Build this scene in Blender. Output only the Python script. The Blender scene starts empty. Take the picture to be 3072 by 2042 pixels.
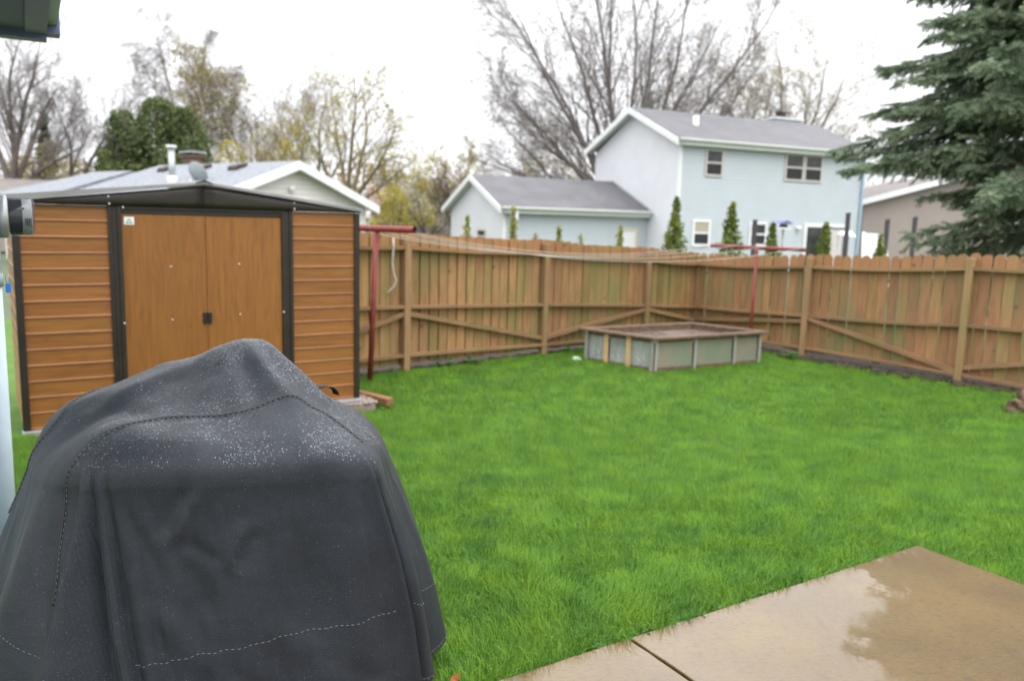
import bpy, bmesh, math, random
import numpy as np
from mathutils import Vector, Matrix
from mathutils.bvhtree import BVHTree

# ------------------------------------------------------------------ camera, sky, sun, exposure
scene = bpy.context.scene
EYE = 1.62
cam_data = bpy.data.cameras.new('camera')
cam = bpy.data.objects.new('camera', cam_data)
scene.collection.objects.link(cam)
cam_data.sensor_width = 36.0
cam_data.lens = 36.0 * 2450.0 / 3072.0
cam_data.clip_start = 0.05
cam_data.clip_end = 2000
_p, _r = 0.146, 0.0273
_fwd = Vector((0, math.cos(_p), -math.sin(_p)))
_up = Vector((0, math.sin(_p), math.cos(_p)))
_rt = Vector((1, 0, 0))
_rt2 = _rt * math.cos(_r) + _up * math.sin(_r)
_up2 = _up * math.cos(_r) - _rt * math.sin(_r)
cam.matrix_world = Matrix(((_rt2.x, _up2.x, -_fwd.x, 0), (_rt2.y, _up2.y, -_fwd.y, 0),
                           (_rt2.z, _up2.z, -_fwd.z, EYE), (0, 0, 0, 1)))
cam_data.dof.use_dof = True
cam_data.dof.focus_distance = 2.5
cam_data.dof.aperture_fstop = 2.6
scene.camera = cam

SUN_EL, SUN_AZ = math.radians(65), math.radians(150)
world = bpy.data.worlds.new('World')
scene.world = world
world.use_nodes = True
wn, wl = world.node_tree.nodes, world.node_tree.links
wn.clear()
sky = wn.new('ShaderNodeTexSky')
sky.sky_type = 'NISHITA'
sky.sun_disc = False
sky.sun_elevation = SUN_EL
sky.sun_rotation = SUN_AZ
sky.dust_density = 6.0
hsv = wn.new('ShaderNodeHueSaturation')
hsv.inputs['Saturation'].default_value = 0.10
mixw = wn.new('ShaderNodeMix')
mixw.data_type = 'RGBA'
mixw.inputs[0].default_value = 0.90          # thick cloud in front of the clear sky
wtc = wn.new('ShaderNodeTexCoord'); wsep = wn.new('ShaderNodeSeparateXYZ')
wl.new(wtc.outputs['Generated'], wsep.inputs[0])
wmr = wn.new('ShaderNodeMapRange')           # CIE overcast: L = Lz (1 + 2 sin h) / 3
wmr.inputs['From Min'].default_value = 0.0; wmr.inputs['From Max'].default_value = 1.0
wmr.inputs['To Min'].default_value = 4.9; wmr.inputs['To Max'].default_value = 14.7
wl.new(wsep.outputs[2], wmr.inputs['Value'])
wcl = wn.new('ShaderNodeVectorMath'); wcl.operation = 'SCALE'; wcl.inputs[0].default_value = (0.985, 1.0, 1.03)
wl.new(wmr.outputs[0], wcl.inputs['Scale'])
wl.new(wcl.outputs[0], mixw.inputs[7])
bg = wn.new('ShaderNodeBackground')
bg.inputs['Strength'].default_value = 0.12
wo = wn.new('ShaderNodeOutputWorld')
wl.new(sky.outputs[0], hsv.inputs['Color'])
wl.new(hsv.outputs[0], mixw.inputs[6])
wl.new(mixw.outputs[2], bg.inputs['Color'])
wl.new(bg.outputs[0], wo.inputs['Surface'])

sun_data = bpy.data.lights.new('sun', 'SUN')
sun_data.energy = 0.6
sun_data.angle = math.radians(40)
sun_data.color = (1.0, 0.97, 0.93)
sun = bpy.data.objects.new('sun', sun_data)
scene.collection.objects.link(sun)
_sd = Vector((math.sin(SUN_AZ) * math.cos(SUN_EL), math.cos(SUN_AZ) * math.cos(SUN_EL), math.sin(SUN_EL)))
sun.rotation_euler = (-_sd).to_track_quat('-Z', 'Y').to_euler()

scene.view_settings.view_transform = 'Standard'
scene.view_settings.look = 'None'
scene.view_settings.exposure = 1.12
scene.view_settings.gamma = 1.0
scene.view_settings.use_curve_mapping = False
scene.render.engine = 'CYCLES'
scene.cycles.use_denoising = True
scene.cycles.max_bounces = 8
scene.cycles.transparent_max_bounces = 8
scene.cycles.caustics_reflective = False
scene.cycles.caustics_refractive = False
scene.cycles.sample_clamp_indirect = 6.0

R = math.radians
rng = np.random.default_rng(7)
random.seed(7)
COL = scene.collection

# ------------------------------------------------------------------ materials
def mat(name, c1, c2=None, scale=4.0, stretch=(1, 1, 1), lo=0.35, hi=0.65, detail=4.0, rough=0.6, rvar=0.0,
        bump=0.0, bscale=None, rnd=0.0, c3=None, s3=1.0, lo3=0.5, hi3=0.7, st3=(1, 1, 1), world3=True, spec=0.5,
        metal=0.0, coat=0.0, coat_rough=0.05, trans=0.0, ior=1.45, sheen=0.0, world=False, subs=None, alpha=1.0):
    m = bpy.data.materials.new(name)
    m.use_nodes = True
    n, l = m.node_tree.nodes, m.node_tree.links
    b = n['Principled BSDF']
    b.inputs['Roughness'].default_value = rough
    b.inputs['Specular IOR Level'].default_value = spec
    b.inputs['Metallic'].default_value = metal
    b.inputs['Coat Weight'].default_value = coat
    b.inputs['Coat Roughness'].default_value = coat_rough
    b.inputs['Transmission Weight'].default_value = trans
    b.inputs['IOR'].default_value = ior
    b.inputs['Sheen Weight'].default_value = sheen
    b.inputs['Alpha'].default_value = alpha
    def rgba(c): return (c[0], c[1], c[2], 1)
    b.inputs['Base Color'].default_value = rgba(c1)
    if c2 is None and not rnd and not bump: return m
    tc = n.new('ShaderNodeTexCoord')
    geo = n.new('ShaderNodeNewGeometry')
    oi = n.new('ShaderNodeObjectInfo')
    off = n.new('ShaderNodeVectorMath'); off.operation = 'SCALE'
    comb = n.new('ShaderNodeCombineXYZ')
    l.new(oi.outputs['Random'], comb.inputs[0]); l.new(oi.outputs['Random'], comb.inputs[2])
    l.new(comb.outputs[0], off.inputs[0]); off.inputs['Scale'].default_value = 0.0 if world else 57.0
    add = n.new('ShaderNodeVectorMath'); add.operation = 'ADD'
    l.new(geo.outputs['Position'] if world else tc.outputs['Object'], add.inputs[0])
    l.new(off.outputs[0], add.inputs[1])
    mp = n.new('ShaderNodeMapping')
    mp.inputs['Scale'].default_value = stretch
    l.new(add.outputs[0], mp.inputs['Vector'])
    nz = n.new('ShaderNodeTexNoise')
    nz.inputs['Scale'].default_value = scale
    nz.inputs['Detail'].default_value = detail
    nz.inputs['Roughness'].default_value = 0.6
    l.new(mp.outputs[0], nz.inputs['Vector'])
    col = None
    if c2 is not None:
        mr = n.new('ShaderNodeMapRange')
        mr.inputs['From Min'].default_value = lo; mr.inputs['From Max'].default_value = hi
        l.new(nz.outputs['Fac'], mr.inputs['Value'])
        mx = n.new('ShaderNodeMix'); mx.data_type = 'RGBA'
        mx.inputs[6].default_value = rgba(c1); mx.inputs[7].default_value = rgba(c2)
        l.new(mr.outputs[0], mx.inputs[0])
        col = mx.outputs[2]
    if c3 is not None:
        mp3 = n.new('ShaderNodeMapping'); mp3.inputs['Scale'].default_value = st3
        l.new(geo.outputs['Position'] if world3 else add.outputs[0], mp3.inputs['Vector'])
        n3 = n.new('ShaderNodeTexNoise'); n3.inputs['Scale'].default_value = s3; n3.inputs['Detail'].default_value = 5
        l.new(mp3.outputs[0], n3.inputs['Vector'])
        r3 = n.new('ShaderNodeMapRange')
        r3.inputs['From Min'].default_value = lo3; r3.inputs['From Max'].default_value = hi3
        l.new(n3.outputs['Fac'], r3.inputs['Value'])
        m3 = n.new('ShaderNodeMix'); m3.data_type = 'RGBA'
        m3.inputs[7].default_value = rgba(c3)
        if col is not None: l.new(col, m3.inputs[6])
        else: m3.inputs[6].default_value = rgba(c1)
        l.new(r3.outputs[0], m3.inputs[0])
        col = m3.outputs[2]
    if rnd:
        hs = n.new('ShaderNodeHueSaturation')
        mv = n.new('ShaderNodeMapRange')
        mv.inputs['To Min'].default_value = 1 - rnd; mv.inputs['To Max'].default_value = 1 + rnd
        l.new(oi.outputs['Random'], mv.inputs['Value'])
        l.new(mv.outputs[0], hs.inputs['Value'])
        m2 = n.new('ShaderNodeMath'); m2.operation = 'MULTIPLY'; m2.inputs[1].default_value = 7.31
        l.new(oi.outputs['Random'], m2.inputs[0])
        fr = n.new('ShaderNodeMath'); fr.operation = 'FRACT'; l.new(m2.outputs[0], fr.inputs[0])
        mh = n.new('ShaderNodeMapRange')
        mh.inputs['To Min'].default_value = 0.5 - rnd * 0.06; mh.inputs['To Max'].default_value = 0.5 + rnd * 0.06
        l.new(fr.outputs[0], mh.inputs['Value']); l.new(mh.outputs[0], hs.inputs['Hue'])
        if col is not None: l.new(col, hs.inputs['Color'])
        else: hs.inputs['Color'].default_value = rgba(c1)
        col = hs.outputs[0]
    if col is not None: l.new(col, b.inputs['Base Color'])
    if rvar:
        rr = n.new('ShaderNodeMapRange')
        rr.inputs['To Min'].default_value = max(0.02, rough - rvar); rr.inputs['To Max'].default_value = min(1, rough + rvar)
        l.new(nz.outputs['Fac'], rr.inputs['Value']); l.new(rr.outputs[0], b.inputs['Roughness'])
    if bump:
        bp = n.new('ShaderNodeBump'); bp.inputs['Strength'].default_value = bump; bp.inputs['Distance'].default_value = 0.01
        src = nz
        if bscale:
            src = n.new('ShaderNodeTexNoise'); src.inputs['Scale'].default_value = bscale; src.inputs['Detail'].default_value = 3
            l.new(mp.outputs[0], src.inputs['Vector'])
        l.new(src.outputs['Fac'], bp.inputs['Height']); l.new(bp.outputs[0], b.inputs['Normal'])
    return m

def wood_print(name, c1, c2, vertical):
    """printed oak grain on the shed's steel: wavy cathedral lines plus fine pores"""
    m = mat(name, c1, c2, scale=3.0, stretch=(14, 14, 0.8) if vertical else (0.8, 14, 14), lo=0.3, hi=0.75, rough=0.40, rnd=0.06, spec=0.45)
    n, l = m.node_tree.nodes, m.node_tree.links
    b = n['Principled BSDF']
    addn = [x for x in n if x.type == 'VECT_MATH' and x.operation == 'ADD'][0]
    mp = n.new('ShaderNodeMapping')
    mp.inputs['Scale'].default_value = (3.2, 3.2, 0.55) if vertical else (0.55, 3.2, 5.0)
    l.new(addn.outputs[0], mp.inputs['Vector'])
    nz = n.new('ShaderNodeTexNoise'); nz.inputs['Scale'].default_value = 1.6; nz.inputs['Detail'].default_value = 1.5
    l.new(mp.outputs[0], nz.inputs['Vector'])
    mu = n.new('ShaderNodeMath'); mu.operation = 'MULTIPLY'; mu.inputs[1].default_value = 11.0
    l.new(nz.outputs['Fac'], mu.inputs[0])
    fr = n.new('ShaderNodeMath'); fr.operation = 'PINGPONG'; fr.inputs[1].default_value = 0.5
    l.new(mu.outputs[0], fr.inputs[0])
    mr = n.new('ShaderNodeMapRange'); mr.inputs['From Min'].default_value = 0.0; mr.inputs['From Max'].default_value = 0.28
    mr.inputs['To Min'].default_value = 0.90; mr.inputs['To Max'].default_value = 1.0
    l.new(fr.outputs[0], mr.inputs['Value'])
    old = b.inputs['Base Color'].links[0].from_socket
    mm = n.new('ShaderNodeVectorMath'); mm.operation = 'SCALE'
    l.new(old, mm.inputs[0]); l.new(mr.outputs[0], mm.inputs['Scale'])
    l.new(mm.outputs[0], b.inputs['Base Color'])
    return m

M = {}
M['siding_wood'] = wood_print('shed_siding_print', (0.29, 0.118, 0.029), (0.20, 0.077, 0.019), False)
M['door_wood'] = wood_print('shed_door_print', (0.285, 0.112, 0.026), (0.205, 0.077, 0.018), True)
M['shed_brown'] = mat('dark_brown_steel', (0.019, 0.0135, 0.010), (0.026, 0.019, 0.015), scale=6, rough=0.42, rvar=0.08)
M['shed_roof'] = mat('shed_roof_steel', (0.30, 0.29, 0.29), (0.24, 0.23, 0.23), scale=5, rough=0.35, rvar=0.1, metal=0.3)
M['black'] = mat('black_plastic', (0.012, 0.012, 0.014), rough=0.4)
M['screw'] = mat('zinc_screw', (0.55, 0.55, 0.53), rough=0.35, metal=0.6)
M['sticker'] = mat('white_sticker', (0.75, 0.75, 0.72), rough=0.4)
M['sticker_ink'] = mat('dark_green_ink', (0.03, 0.06, 0.05), rough=0.5)
M['galv'] = mat('galvanised_sill', (0.5, 0.52, 0.54), (0.4, 0.42, 0.44), scale=9, rough=0.4, metal=0.5)
def picket_mat(name, c1, c2, top, alg, rnd):
    """weathered picket: streaky grain, algae patches, redder wood at the drier tops, knots"""
    m = mat(name, c1, c2, scale=2.0, stretch=(10, 10, 2.0), lo=0.28, hi=0.74, rough=0.75, rnd=rnd, c3=alg, s3=2.1, lo3=0.44, hi3=0.68, st3=(1, 1, 0.35), bump=0.15)
    n, l = m.node_tree.nodes, m.node_tree.links
    b = n['Principled BSDF']
    old = b.inputs['Base Color'].links[0].from_socket
    tc = n.new('ShaderNodeTexCoord'); sp = n.new('ShaderNodeSeparateXYZ'); l.new(tc.outputs['Object'], sp.inputs[0])
    mr = n.new('ShaderNodeMapRange'); mr.inputs['From Min'].default_value = 0.84; mr.inputs['From Max'].default_value = 0.90
    mr.inputs['To Max'].default_value = 0.45
    l.new(sp.outputs[2], mr.inputs['Value'])
    mx = n.new('ShaderNodeMix'); mx.data_type = 'RGBA'; mx.inputs[7].default_value = (*top, 1)
    l.new(old, mx.inputs[6]); l.new(mr.outputs[0], mx.inputs[0])
    # knots
    geo = n.new('ShaderNodeNewGeometry'); vo = n.new('ShaderNodeTexVoronoi'); vo.inputs['Scale'].default_value = 3.3
    l.new(geo.outputs['Position'], vo.inputs['Vector'])
    kr = n.new('ShaderNodeMapRange'); kr.inputs['From Min'].default_value = 0.10; kr.inputs['From Max'].default_value = 0.06; kr.inputs['To Max'].default_value = 0.75
    l.new(vo.outputs['Distance'], kr.inputs['Value'])
    m2 = n.new('ShaderNodeMix'); m2.data_type = 'RGBA'; m2.inputs[7].default_value = (0.09, 0.055, 0.028, 1)
    l.new(mx.outputs[2], m2.inputs[6]); l.new(kr.outputs[0], m2.inputs[0])
    l.new(m2.outputs[2], b.inputs['Base Color'])
    return m
M['picket'] = picket_mat('fence_picket_tan', (0.40, 0.235, 0.105), (0.22, 0.115, 0.045), (0.32, 0.14, 0.056), (0.19, 0.165, 0.058), 0.16)
M['picket_orange'] = picket_mat('fence_picket_orange', (0.37, 0.20, 0.09), (0.225, 0.115, 0.052), (0.35, 0.165, 0.075), (0.205, 0.165, 0.07), 0.16)
M['picket_far'] = picket_mat('fence_picket_red', (0.26, 0.11, 0.05), (0.17, 0.07, 0.032), (0.29, 0.12, 0.055), (0.16, 0.14, 0.05), 0.12)
M['rail'] = mat('fence_rail_wood', (0.30, 0.175, 0.085), (0.19, 0.11, 0.055), scale=3, stretch=(0.7, 9, 9), lo=0.3, hi=0.7, rough=0.75,
                rnd=0.12, c3=(0.16, 0.14, 0.05), s3=1.4, lo3=0.55, hi3=0.75, bump=0.2)
M['post'] = mat('fence_post_wood', (0.33, 0.21, 0.10), (0.24, 0.145, 0.07), scale=3, stretch=(9, 9, 0.7), lo=0.3, hi=0.7, rough=0.75,
                rnd=0.1, c3=(0.19, 0.17, 0.06), s3=1.1, lo3=0.5, hi3=0.75, bump=0.2)
M['soil'] = mat('damp_soil', (0.028, 0.019, 0.013), (0.068, 0.046, 0.032), scale=9, rough=0.9, bump=0.8, detail=8)
M['turf'] = mat('turf_thatch', (0.05, 0.12, 0.012), (0.085, 0.17, 0.02), scale=3, rough=0.95, detail=6, world=True)
M['far_turf'] = mat('neighbour_turf', (0.075, 0.10, 0.05), (0.095, 0.115, 0.065), scale=0.4, rough=0.95, detail=6, world=True)
M['gravel'] = mat('gravel', (0.36, 0.28, 0.24), (0.22, 0.17, 0.15), scale=60, rough=0.8, rnd=0.0)
M['timber'] = mat('landscape_timber', (0.30, 0.15, 0.07), (0.2, 0.1, 0.05), scale=3, stretch=(0.8, 9, 9), rough=0.8, bump=0.3)
M['red_paint'] = mat('red_oxide_paint', (0.24, 0.038, 0.035), (0.17, 0.03, 0.028), scale=5, stretch=(1, 1, 0.6), rough=0.55,
                     c3=(0.26, 0.11, 0.10), s3=7, lo3=0.58, hi3=0.75, world3=False, bump=0.15)
M['pipe_dark'] = mat('pipe_inside', (0.03, 0.02, 0.02), rough=0.8)
M['rope'] = mat('clothes_rope', (0.48, 0.45, 0.40), (0.38, 0.35, 0.31), scale=30, rough=0.8)
M['planter_wood'] = mat('weathered_rim', (0.21, 0.125, 0.075), (0.10, 0.075, 0.055), scale=3, stretch=(0.8, 8, 8), lo=0.35, hi=0.62, rough=0.8, bump=0.3)
M['planter_post'] = mat('grey_stake', (0.34, 0.32, 0.30), (0.25, 0.23, 0.21), scale=4, stretch=(8, 8, 0.8), rough=0.8, bump=0.2)
M['new_stake'] = mat('pale_new_stake', (0.62, 0.42, 0.22), (0.5, 0.33, 0.17), scale=3, stretch=(8, 8, 0.8), rough=0.7)
M['sheet_metal'] = mat('galvanised_sheet', (0.52, 0.54, 0.56), (0.36, 0.38, 0.40), scale=1.6, stretch=(1, 1, 1.5), rough=0.22, rvar=0.1, metal=0.35,
                       bump=0.25, bscale=2.2)
M['clear_sheet'] = mat('cloudy_acrylic', (0.20, 0.23, 0.17), (0.28, 0.235, 0.19), scale=2.5, rough=0.2, rvar=0.08, spec=0.45)
M['mud_water'] = mat('soil_and_water', (0.12, 0.09, 0.075), (0.2, 0.16, 0.14), scale=2.5, rough=0.3, rvar=0.25)
M['meter_grey'] = mat('grey_enamel', (0.36, 0.42, 0.45), (0.32, 0.38, 0.41), scale=8, rough=0.4)
M['conduit'] = mat('pale_blue_conduit', (0.60, 0.70, 0.78), (0.54, 0.63, 0.70), scale=5, rough=0.35, c3=(0.42, 0.4, 0.36), s3=9, lo3=0.66, hi3=0.75)
M['meter_face'] = mat('meter_face', (0.6, 0.62, 0.65), rough=0.35)
M['meter_dark'] = mat('meter_dark_band', (0.05, 0.055, 0.075), rough=0.3)
M['meter_glass'] = mat('meter_glass', (0.05, 0.055, 0.06), rough=0.03, spec=0.9, alpha=0.2)
M['blue_tag'] = mat('blue_seal', (0.02, 0.2, 0.75), rough=0.35)
M['steel'] = mat('steel_wire', (0.5, 0.5, 0.5), rough=0.3, metal=0.9)
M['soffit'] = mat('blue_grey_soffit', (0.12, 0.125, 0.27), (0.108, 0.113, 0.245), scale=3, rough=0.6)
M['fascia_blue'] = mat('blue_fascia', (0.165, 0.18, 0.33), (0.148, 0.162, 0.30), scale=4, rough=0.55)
M['own_wall'] = mat('blue_vinyl_wall', (0.42, 0.52, 0.58), rough=0.5)
M['hose'] = mat('green_hose', (0.05, 0.2, 0.12), rough=0.4)
M['blue_siding'] = mat('pale_blue_siding', (0.475, 0.525, 0.555), (0.455, 0.50, 0.53), scale=1.2, rough=0.5)
M['white_siding'] = mat('off_white_siding', (0.69, 0.70, 0.735), (0.65, 0.66, 0.695), scale=1.0, rough=0.5)
M['cream_siding'] = mat('cream_siding', (0.70, 0.67, 0.65), (0.66, 0.635, 0.615), scale=1.0, rough=0.5)
M['tan_siding'] = mat('tan_siding', (0.33, 0.28, 0.25), (0.305, 0.26, 0.23), scale=1.0, rough=0.55)
M['trim'] = mat('white_trim', (0.78, 0.79, 0.79), (0.73, 0.74, 0.74), scale=2, rough=0.4)
M['gutter'] = mat('pale_gutter', (0.62, 0.64, 0.61), (0.57, 0.59, 0.56), scale=1.5, rough=0.35)
M['window_trim'] = mat('taupe_window_trim', (0.55, 0.52, 0.49), rough=0.5)
M['shingle_dark'] = mat('charcoal_shingles', (0.095, 0.094, 0.102), (0.135, 0.133, 0.142), scale=1.1, rough=0.62, rvar=0.1, detail=8, bump=0.3, bscale=14)
M['shingle_grey'] = mat('grey_shingles', (0.15, 0.16, 0.18), (0.24, 0.255, 0.285), scale=6, stretch=(1, 1, 2.5), rough=0.7, detail=9, bump=0.4, bscale=12)
M['shingle_brown'] = mat('brown_shingles', (0.16, 0.14, 0.13), (0.21, 0.19, 0.18), scale=3, rough=0.75)
M['glass_dark'] = mat('window_glass', (0.012, 0.014, 0.018), (0.05, 0.05, 0.045), scale=1.3, rough=0.06, spec=0.6)
M['blind'] = mat('window_blind', (0.38, 0.34, 0.27), rough=0.6)
M['screen'] = mat('insect_screen', (0.022, 0.021, 0.023), rough=0.7)
M['brick'] = mat('brown_brick', (0.10, 0.06, 0.045), (0.15, 0.09, 0.07), scale=9, rough=0.85)
M['pink_wall'] = mat('pink_brick_wall', (0.42, 0.27, 0.22), (0.36, 0.23, 0.19), scale=2, rough=0.8)
M['vent_dark'] = mat('dark_vent', (0.05, 0.035, 0.03), rough=0.6)
M['dish'] = mat('grey_dish', (0.13, 0.15, 0.155), rough=0.5)
M['post_dark'] = mat('dark_pergola_post', (0.055, 0.05, 0.055), rough=0.6)
M['white_cloth'] = mat('white_canopy', (0.82, 0.82, 0.82), rough=0.6)
M['bark_grey'] = mat('grey_bark', (0.21, 0.185, 0.175), (0.145, 0.125, 0.118), scale=3, stretch=(4, 4, 1), rough=0.9)
M['bark_dark'] = mat('brown_bark', (0.16, 0.13, 0.115), (0.10, 0.082, 0.072), scale=3, stretch=(4, 4, 1), rough=0.9)
M['bark_olive'] = mat('olive_bark', (0.19, 0.16, 0.085), (0.14, 0.115, 0.065), scale=3, stretch=(4, 4, 1), rough=0.9)
M['bark_birch'] = mat('birch_bark', (0.50, 0.46, 0.43), (0.28, 0.24, 0.22), scale=4, stretch=(1, 1, 3), lo=0.45, hi=0.6, rough=0.8)
def leafmat(name, c1, c2, sc=1.2, tl=0.35, lift=0.0):
    m = mat(name, c1, c2, scale=sc, lo=0.38, hi=0.62, rough=0.65, detail=5, world=True)
    n, l = m.node_tree.nodes, m.node_tree.links
    b = n['Principled BSDF']
    tr = n.new('ShaderNodeBsdfTranslucent')
    l.new(b.inputs['Base Color'].links[0].from_socket, tr.inputs['Color'])
    if lift:
        ge = n.new('ShaderNodeNewGeometry')
        ad = n.new('ShaderNodeVectorMath'); ad.operation = 'ADD'; ad.inputs[1].default_value = (0, 0, lift); l.new(ge.outputs['Normal'], ad.inputs[0])
        nm = n.new('ShaderNodeVectorMath'); nm.operation = 'NORMALIZE'; l.new(ad.outputs[0], nm.inputs[0])
        l.new(nm.outputs[0], b.inputs['Normal'])
    mx = n.new('ShaderNodeMixShader'); mx.inputs[0].default_value = tl
    l.new(b.outputs[0], mx.inputs[1]); l.new(tr.outputs[0], mx.inputs[2])
    l.new(mx.outputs[0], n['Material Output'].inputs['Surface'])
    return m
M['bud_yellow'] = leafmat('yellow_buds', (0.38, 0.33, 0.055), (0.5, 0.43, 0.10))
M['bud_olive'] = leafmat('olive_buds', (0.27, 0.23, 0.07), (0.36, 0.30, 0.12))
M['bud_brown'] = leafmat('brown_buds', (0.27, 0.19, 0.10), (0.33, 0.25, 0.14))
M['blossom'] = leafmat('white_blossom', (0.62, 0.62, 0.48), (0.72, 0.70, 0.58))
M['cedar'] = leafmat('cedar_green', (0.065, 0.10, 0.03), (0.15, 0.185, 0.06), sc=1.5, tl=0.2)
M['arbor'] = leafmat('arborvitae_green', (0.11, 0.155, 0.025), (0.21, 0.245, 0.05), sc=3, tl=0.25)
M['arbor_yellow'] = leafmat('young_yellow_green', (0.24, 0.27, 0.06), (0.33, 0.33, 0.10), sc=3, tl=0.3)
M['spruce'] = leafmat('spruce_needles', (0.105, 0.158, 0.088), (0.26, 0.33, 0.20), sc=2.0, tl=0.2, lift=0.8)
M['spruce_far'] = leafmat('far_spruce', (0.06, 0.075, 0.04), (0.09, 0.10, 0.05), sc=2.0, tl=0.15)
M['weed'] = leafmat('weed_leaf', (0.05, 0.15, 0.025), (0.09, 0.21, 0.04), sc=6, tl=0.3)
M['petal'] = mat('violet_petal', (0.34, 0.28, 0.62), rough=0.6)
M['dead_leaf'] = mat('dead_leaf', (0.42, 0.15, 0.05), (0.3, 0.1, 0.04), scale=20, rough=0.7)
M['stump'] = mat('old_root', (0.15, 0.095, 0.055), (0.04, 0.027, 0.018), scale=7, rough=0.9, bump=0.8)
M['stone'] = mat('white_stone', (0.68, 0.66, 0.62), rough=0.7)

# ------------------------------------------------------------------ mesh helpers
class MB:
    """collects shapes in one mesh"""
    def __init__(s): s.v = []; s.f = []
    def box(s, x0, x1, y0, y1, z0, z1):
        b = len(s.v)
        s.v += [(x0, y0, z0), (x1, y0, z0), (x1, y1, z0), (x0, y1, z0), (x0, y0, z1), (x1, y0, z1), (x1, y1, z1), (x0, y1, z1)]
        s.f += [tuple(b + i for i in q) for q in ((0, 3, 2, 1), (4, 5, 6, 7), (0, 1, 5, 4), (1, 2, 6, 5), (2, 3, 7, 6), (3, 0, 4, 7))]
        return s
    def poly(s, pts, faces):
        b = len(s.v); s.v += [tuple(p) for p in pts]; s.f += [tuple(b + i for i in q) for q in faces]; return s
    def prism(s, outline, axis, a, b_):
        """outline of 2-D points extruded along axis ('x','y','z') from a to b_"""
        def P(u, w, t):
            return {'x': (t, u, w), 'y': (u, t, w), 'z': (u, w, t)}[axis]
        n = len(outline); b = len(s.v)
        s.v += [P(u, w, a) for u, w in outline] + [P(u, w, b_) for u, w in outline]
        s.f += [tuple(range(b + n - 1, b - 1, -1)), tuple(range(b + n, b + 2 * n))]
        s.f += [(b + i, b + (i + 1) % n, b + n + (i + 1) % n, b + n + i) for i in range(n)]
        return s
    def tube(s, pts, radii, k=8, caps=True):
        pts = [Vector(p) for p in pts]
        if not hasattr(radii, '__len__'): radii = [radii] * len(pts)
        b = len(s.v); prev = None
        for i, p in enumerate(pts):
            d = (pts[min(i + 1, len(pts) - 1)] - pts[max(i - 1, 0)])
            d.normalize()
            if prev is None:
                a = Vector((0, 0, 1)) if abs(d.z) < 0.9 else Vector((1, 0, 0))
                u = d.cross(a).normalized()
            else:
                u = (prev - d * prev.dot(d)).normalized()
            prev = u
            w = d.cross(u)
            for j in range(k):
                t = 2 * math.pi * j / k
                s.v.append(tuple(p + (u * math.cos(t) + w * math.sin(t)) * radii[i]))
        for i in range(len(pts) - 1):
            for j in range(k):
                s.f.append((b + i * k + j, b + i * k + (j + 1) % k, b + (i + 1) * k + (j + 1) % k, b + (i + 1) * k + j))
        if caps:
            s.f.append(tuple(b + j for j in range(k - 1, -1, -1)))
            e = b + (len(pts) - 1) * k
            s.f.append(tuple(e + j for j in range(k)))
        return s
    def lathe(s, prof, k=16, c=(0, 0, 0), axis='z'):
        b = len(s.v)
        for (r, z) in prof:
            for j in range(k):
                t = 2 * math.pi * j / k
                p = (r * math.cos(t), r * math.sin(t), z)
                if axis == 'x': p = (p[2], p[0], p[1])
                elif axis == 'y': p = (p[0], p[2], p[1])
                s.v.append((p[0] + c[0], p[1] + c[1], p[2] + c[2]))
        for i in range(len(prof) - 1):
            for j in range(k):
                s.f.append((b + i * k + j, b + i * k + (j + 1) % k, b + (i + 1) * k + (j + 1) % k, b + (i + 1) * k + j))
        return s
    def mesh(s, name, m=None, smooth=False):
        me = bpy.data.meshes.new(name)
        me.from_pydata(s.v, [], s.f)
        me.validate()
        fix_normals(me)
        if m is not None: me.materials.append(m)
        if smooth: me.polygons.foreach_set('use_smooth', [True] * len(me.polygons))
        return me

def fix_normals(me):
    bm = bmesh.new(); bm.from_mesh(me); bmesh.ops.recalc_face_normals(bm, faces=bm.faces); bm.to_mesh(me); bm.free()

def np_mesh(name, verts, faces, m, smooth=False):
    """verts (n,3); faces (k,3) or (k,4) numpy"""
    me = bpy.data.meshes.new(name)
    verts = np.asarray(verts, np.float32); faces = np.asarray(faces, np.int32)
    me.vertices.add(len(verts)); me.vertices.foreach_set('co', verts.ravel())
    k = faces.shape[1]
    me.loops.add(faces.size); me.loops.foreach_set('vertex_index', faces.ravel())
    me.polygons.add(len(faces))
    me.polygons.foreach_set('loop_start', np.arange(0, faces.size, k, dtype=np.int32))
    me.polygons.foreach_set('loop_total', np.full(len(faces), k, np.int32))
    me.update(calc_edges=True)
    if smooth: me.polygons.foreach_set('use_smooth', np.ones(len(faces), bool))
    me.materials.append(m)
    return me

def link(name, me, parent=None, loc=(0, 0, 0), rot=(0, 0, 0), scale=(1, 1, 1)):
    o = bpy.data.objects.new(name, me)
    COL.objects.link(o)
    o.location = loc; o.rotation_euler = rot; o.scale = scale
    if parent is not None: o.parent = parent
    return o

def tag(o, label=None, cat=None, group=None, kind=None):
    if label: o['label'] = label
    if cat: o['category'] = cat
    if group: o['group'] = group
    if kind: o['kind'] = kind
    return o

def thing(name, label, cat, loc=(0, 0, 0), rz=0.0, group=None):
    o = link(name, None, None, loc, (0, 0, rz))
    return tag(o, label, cat, group)

def bevel(o, w=0.004, seg=2):
    md = o.modifiers.new('bevel', 'BEVEL'); md.width = w; md.segments = seg; md.limit_method = 'ANGLE'
    return o

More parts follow.
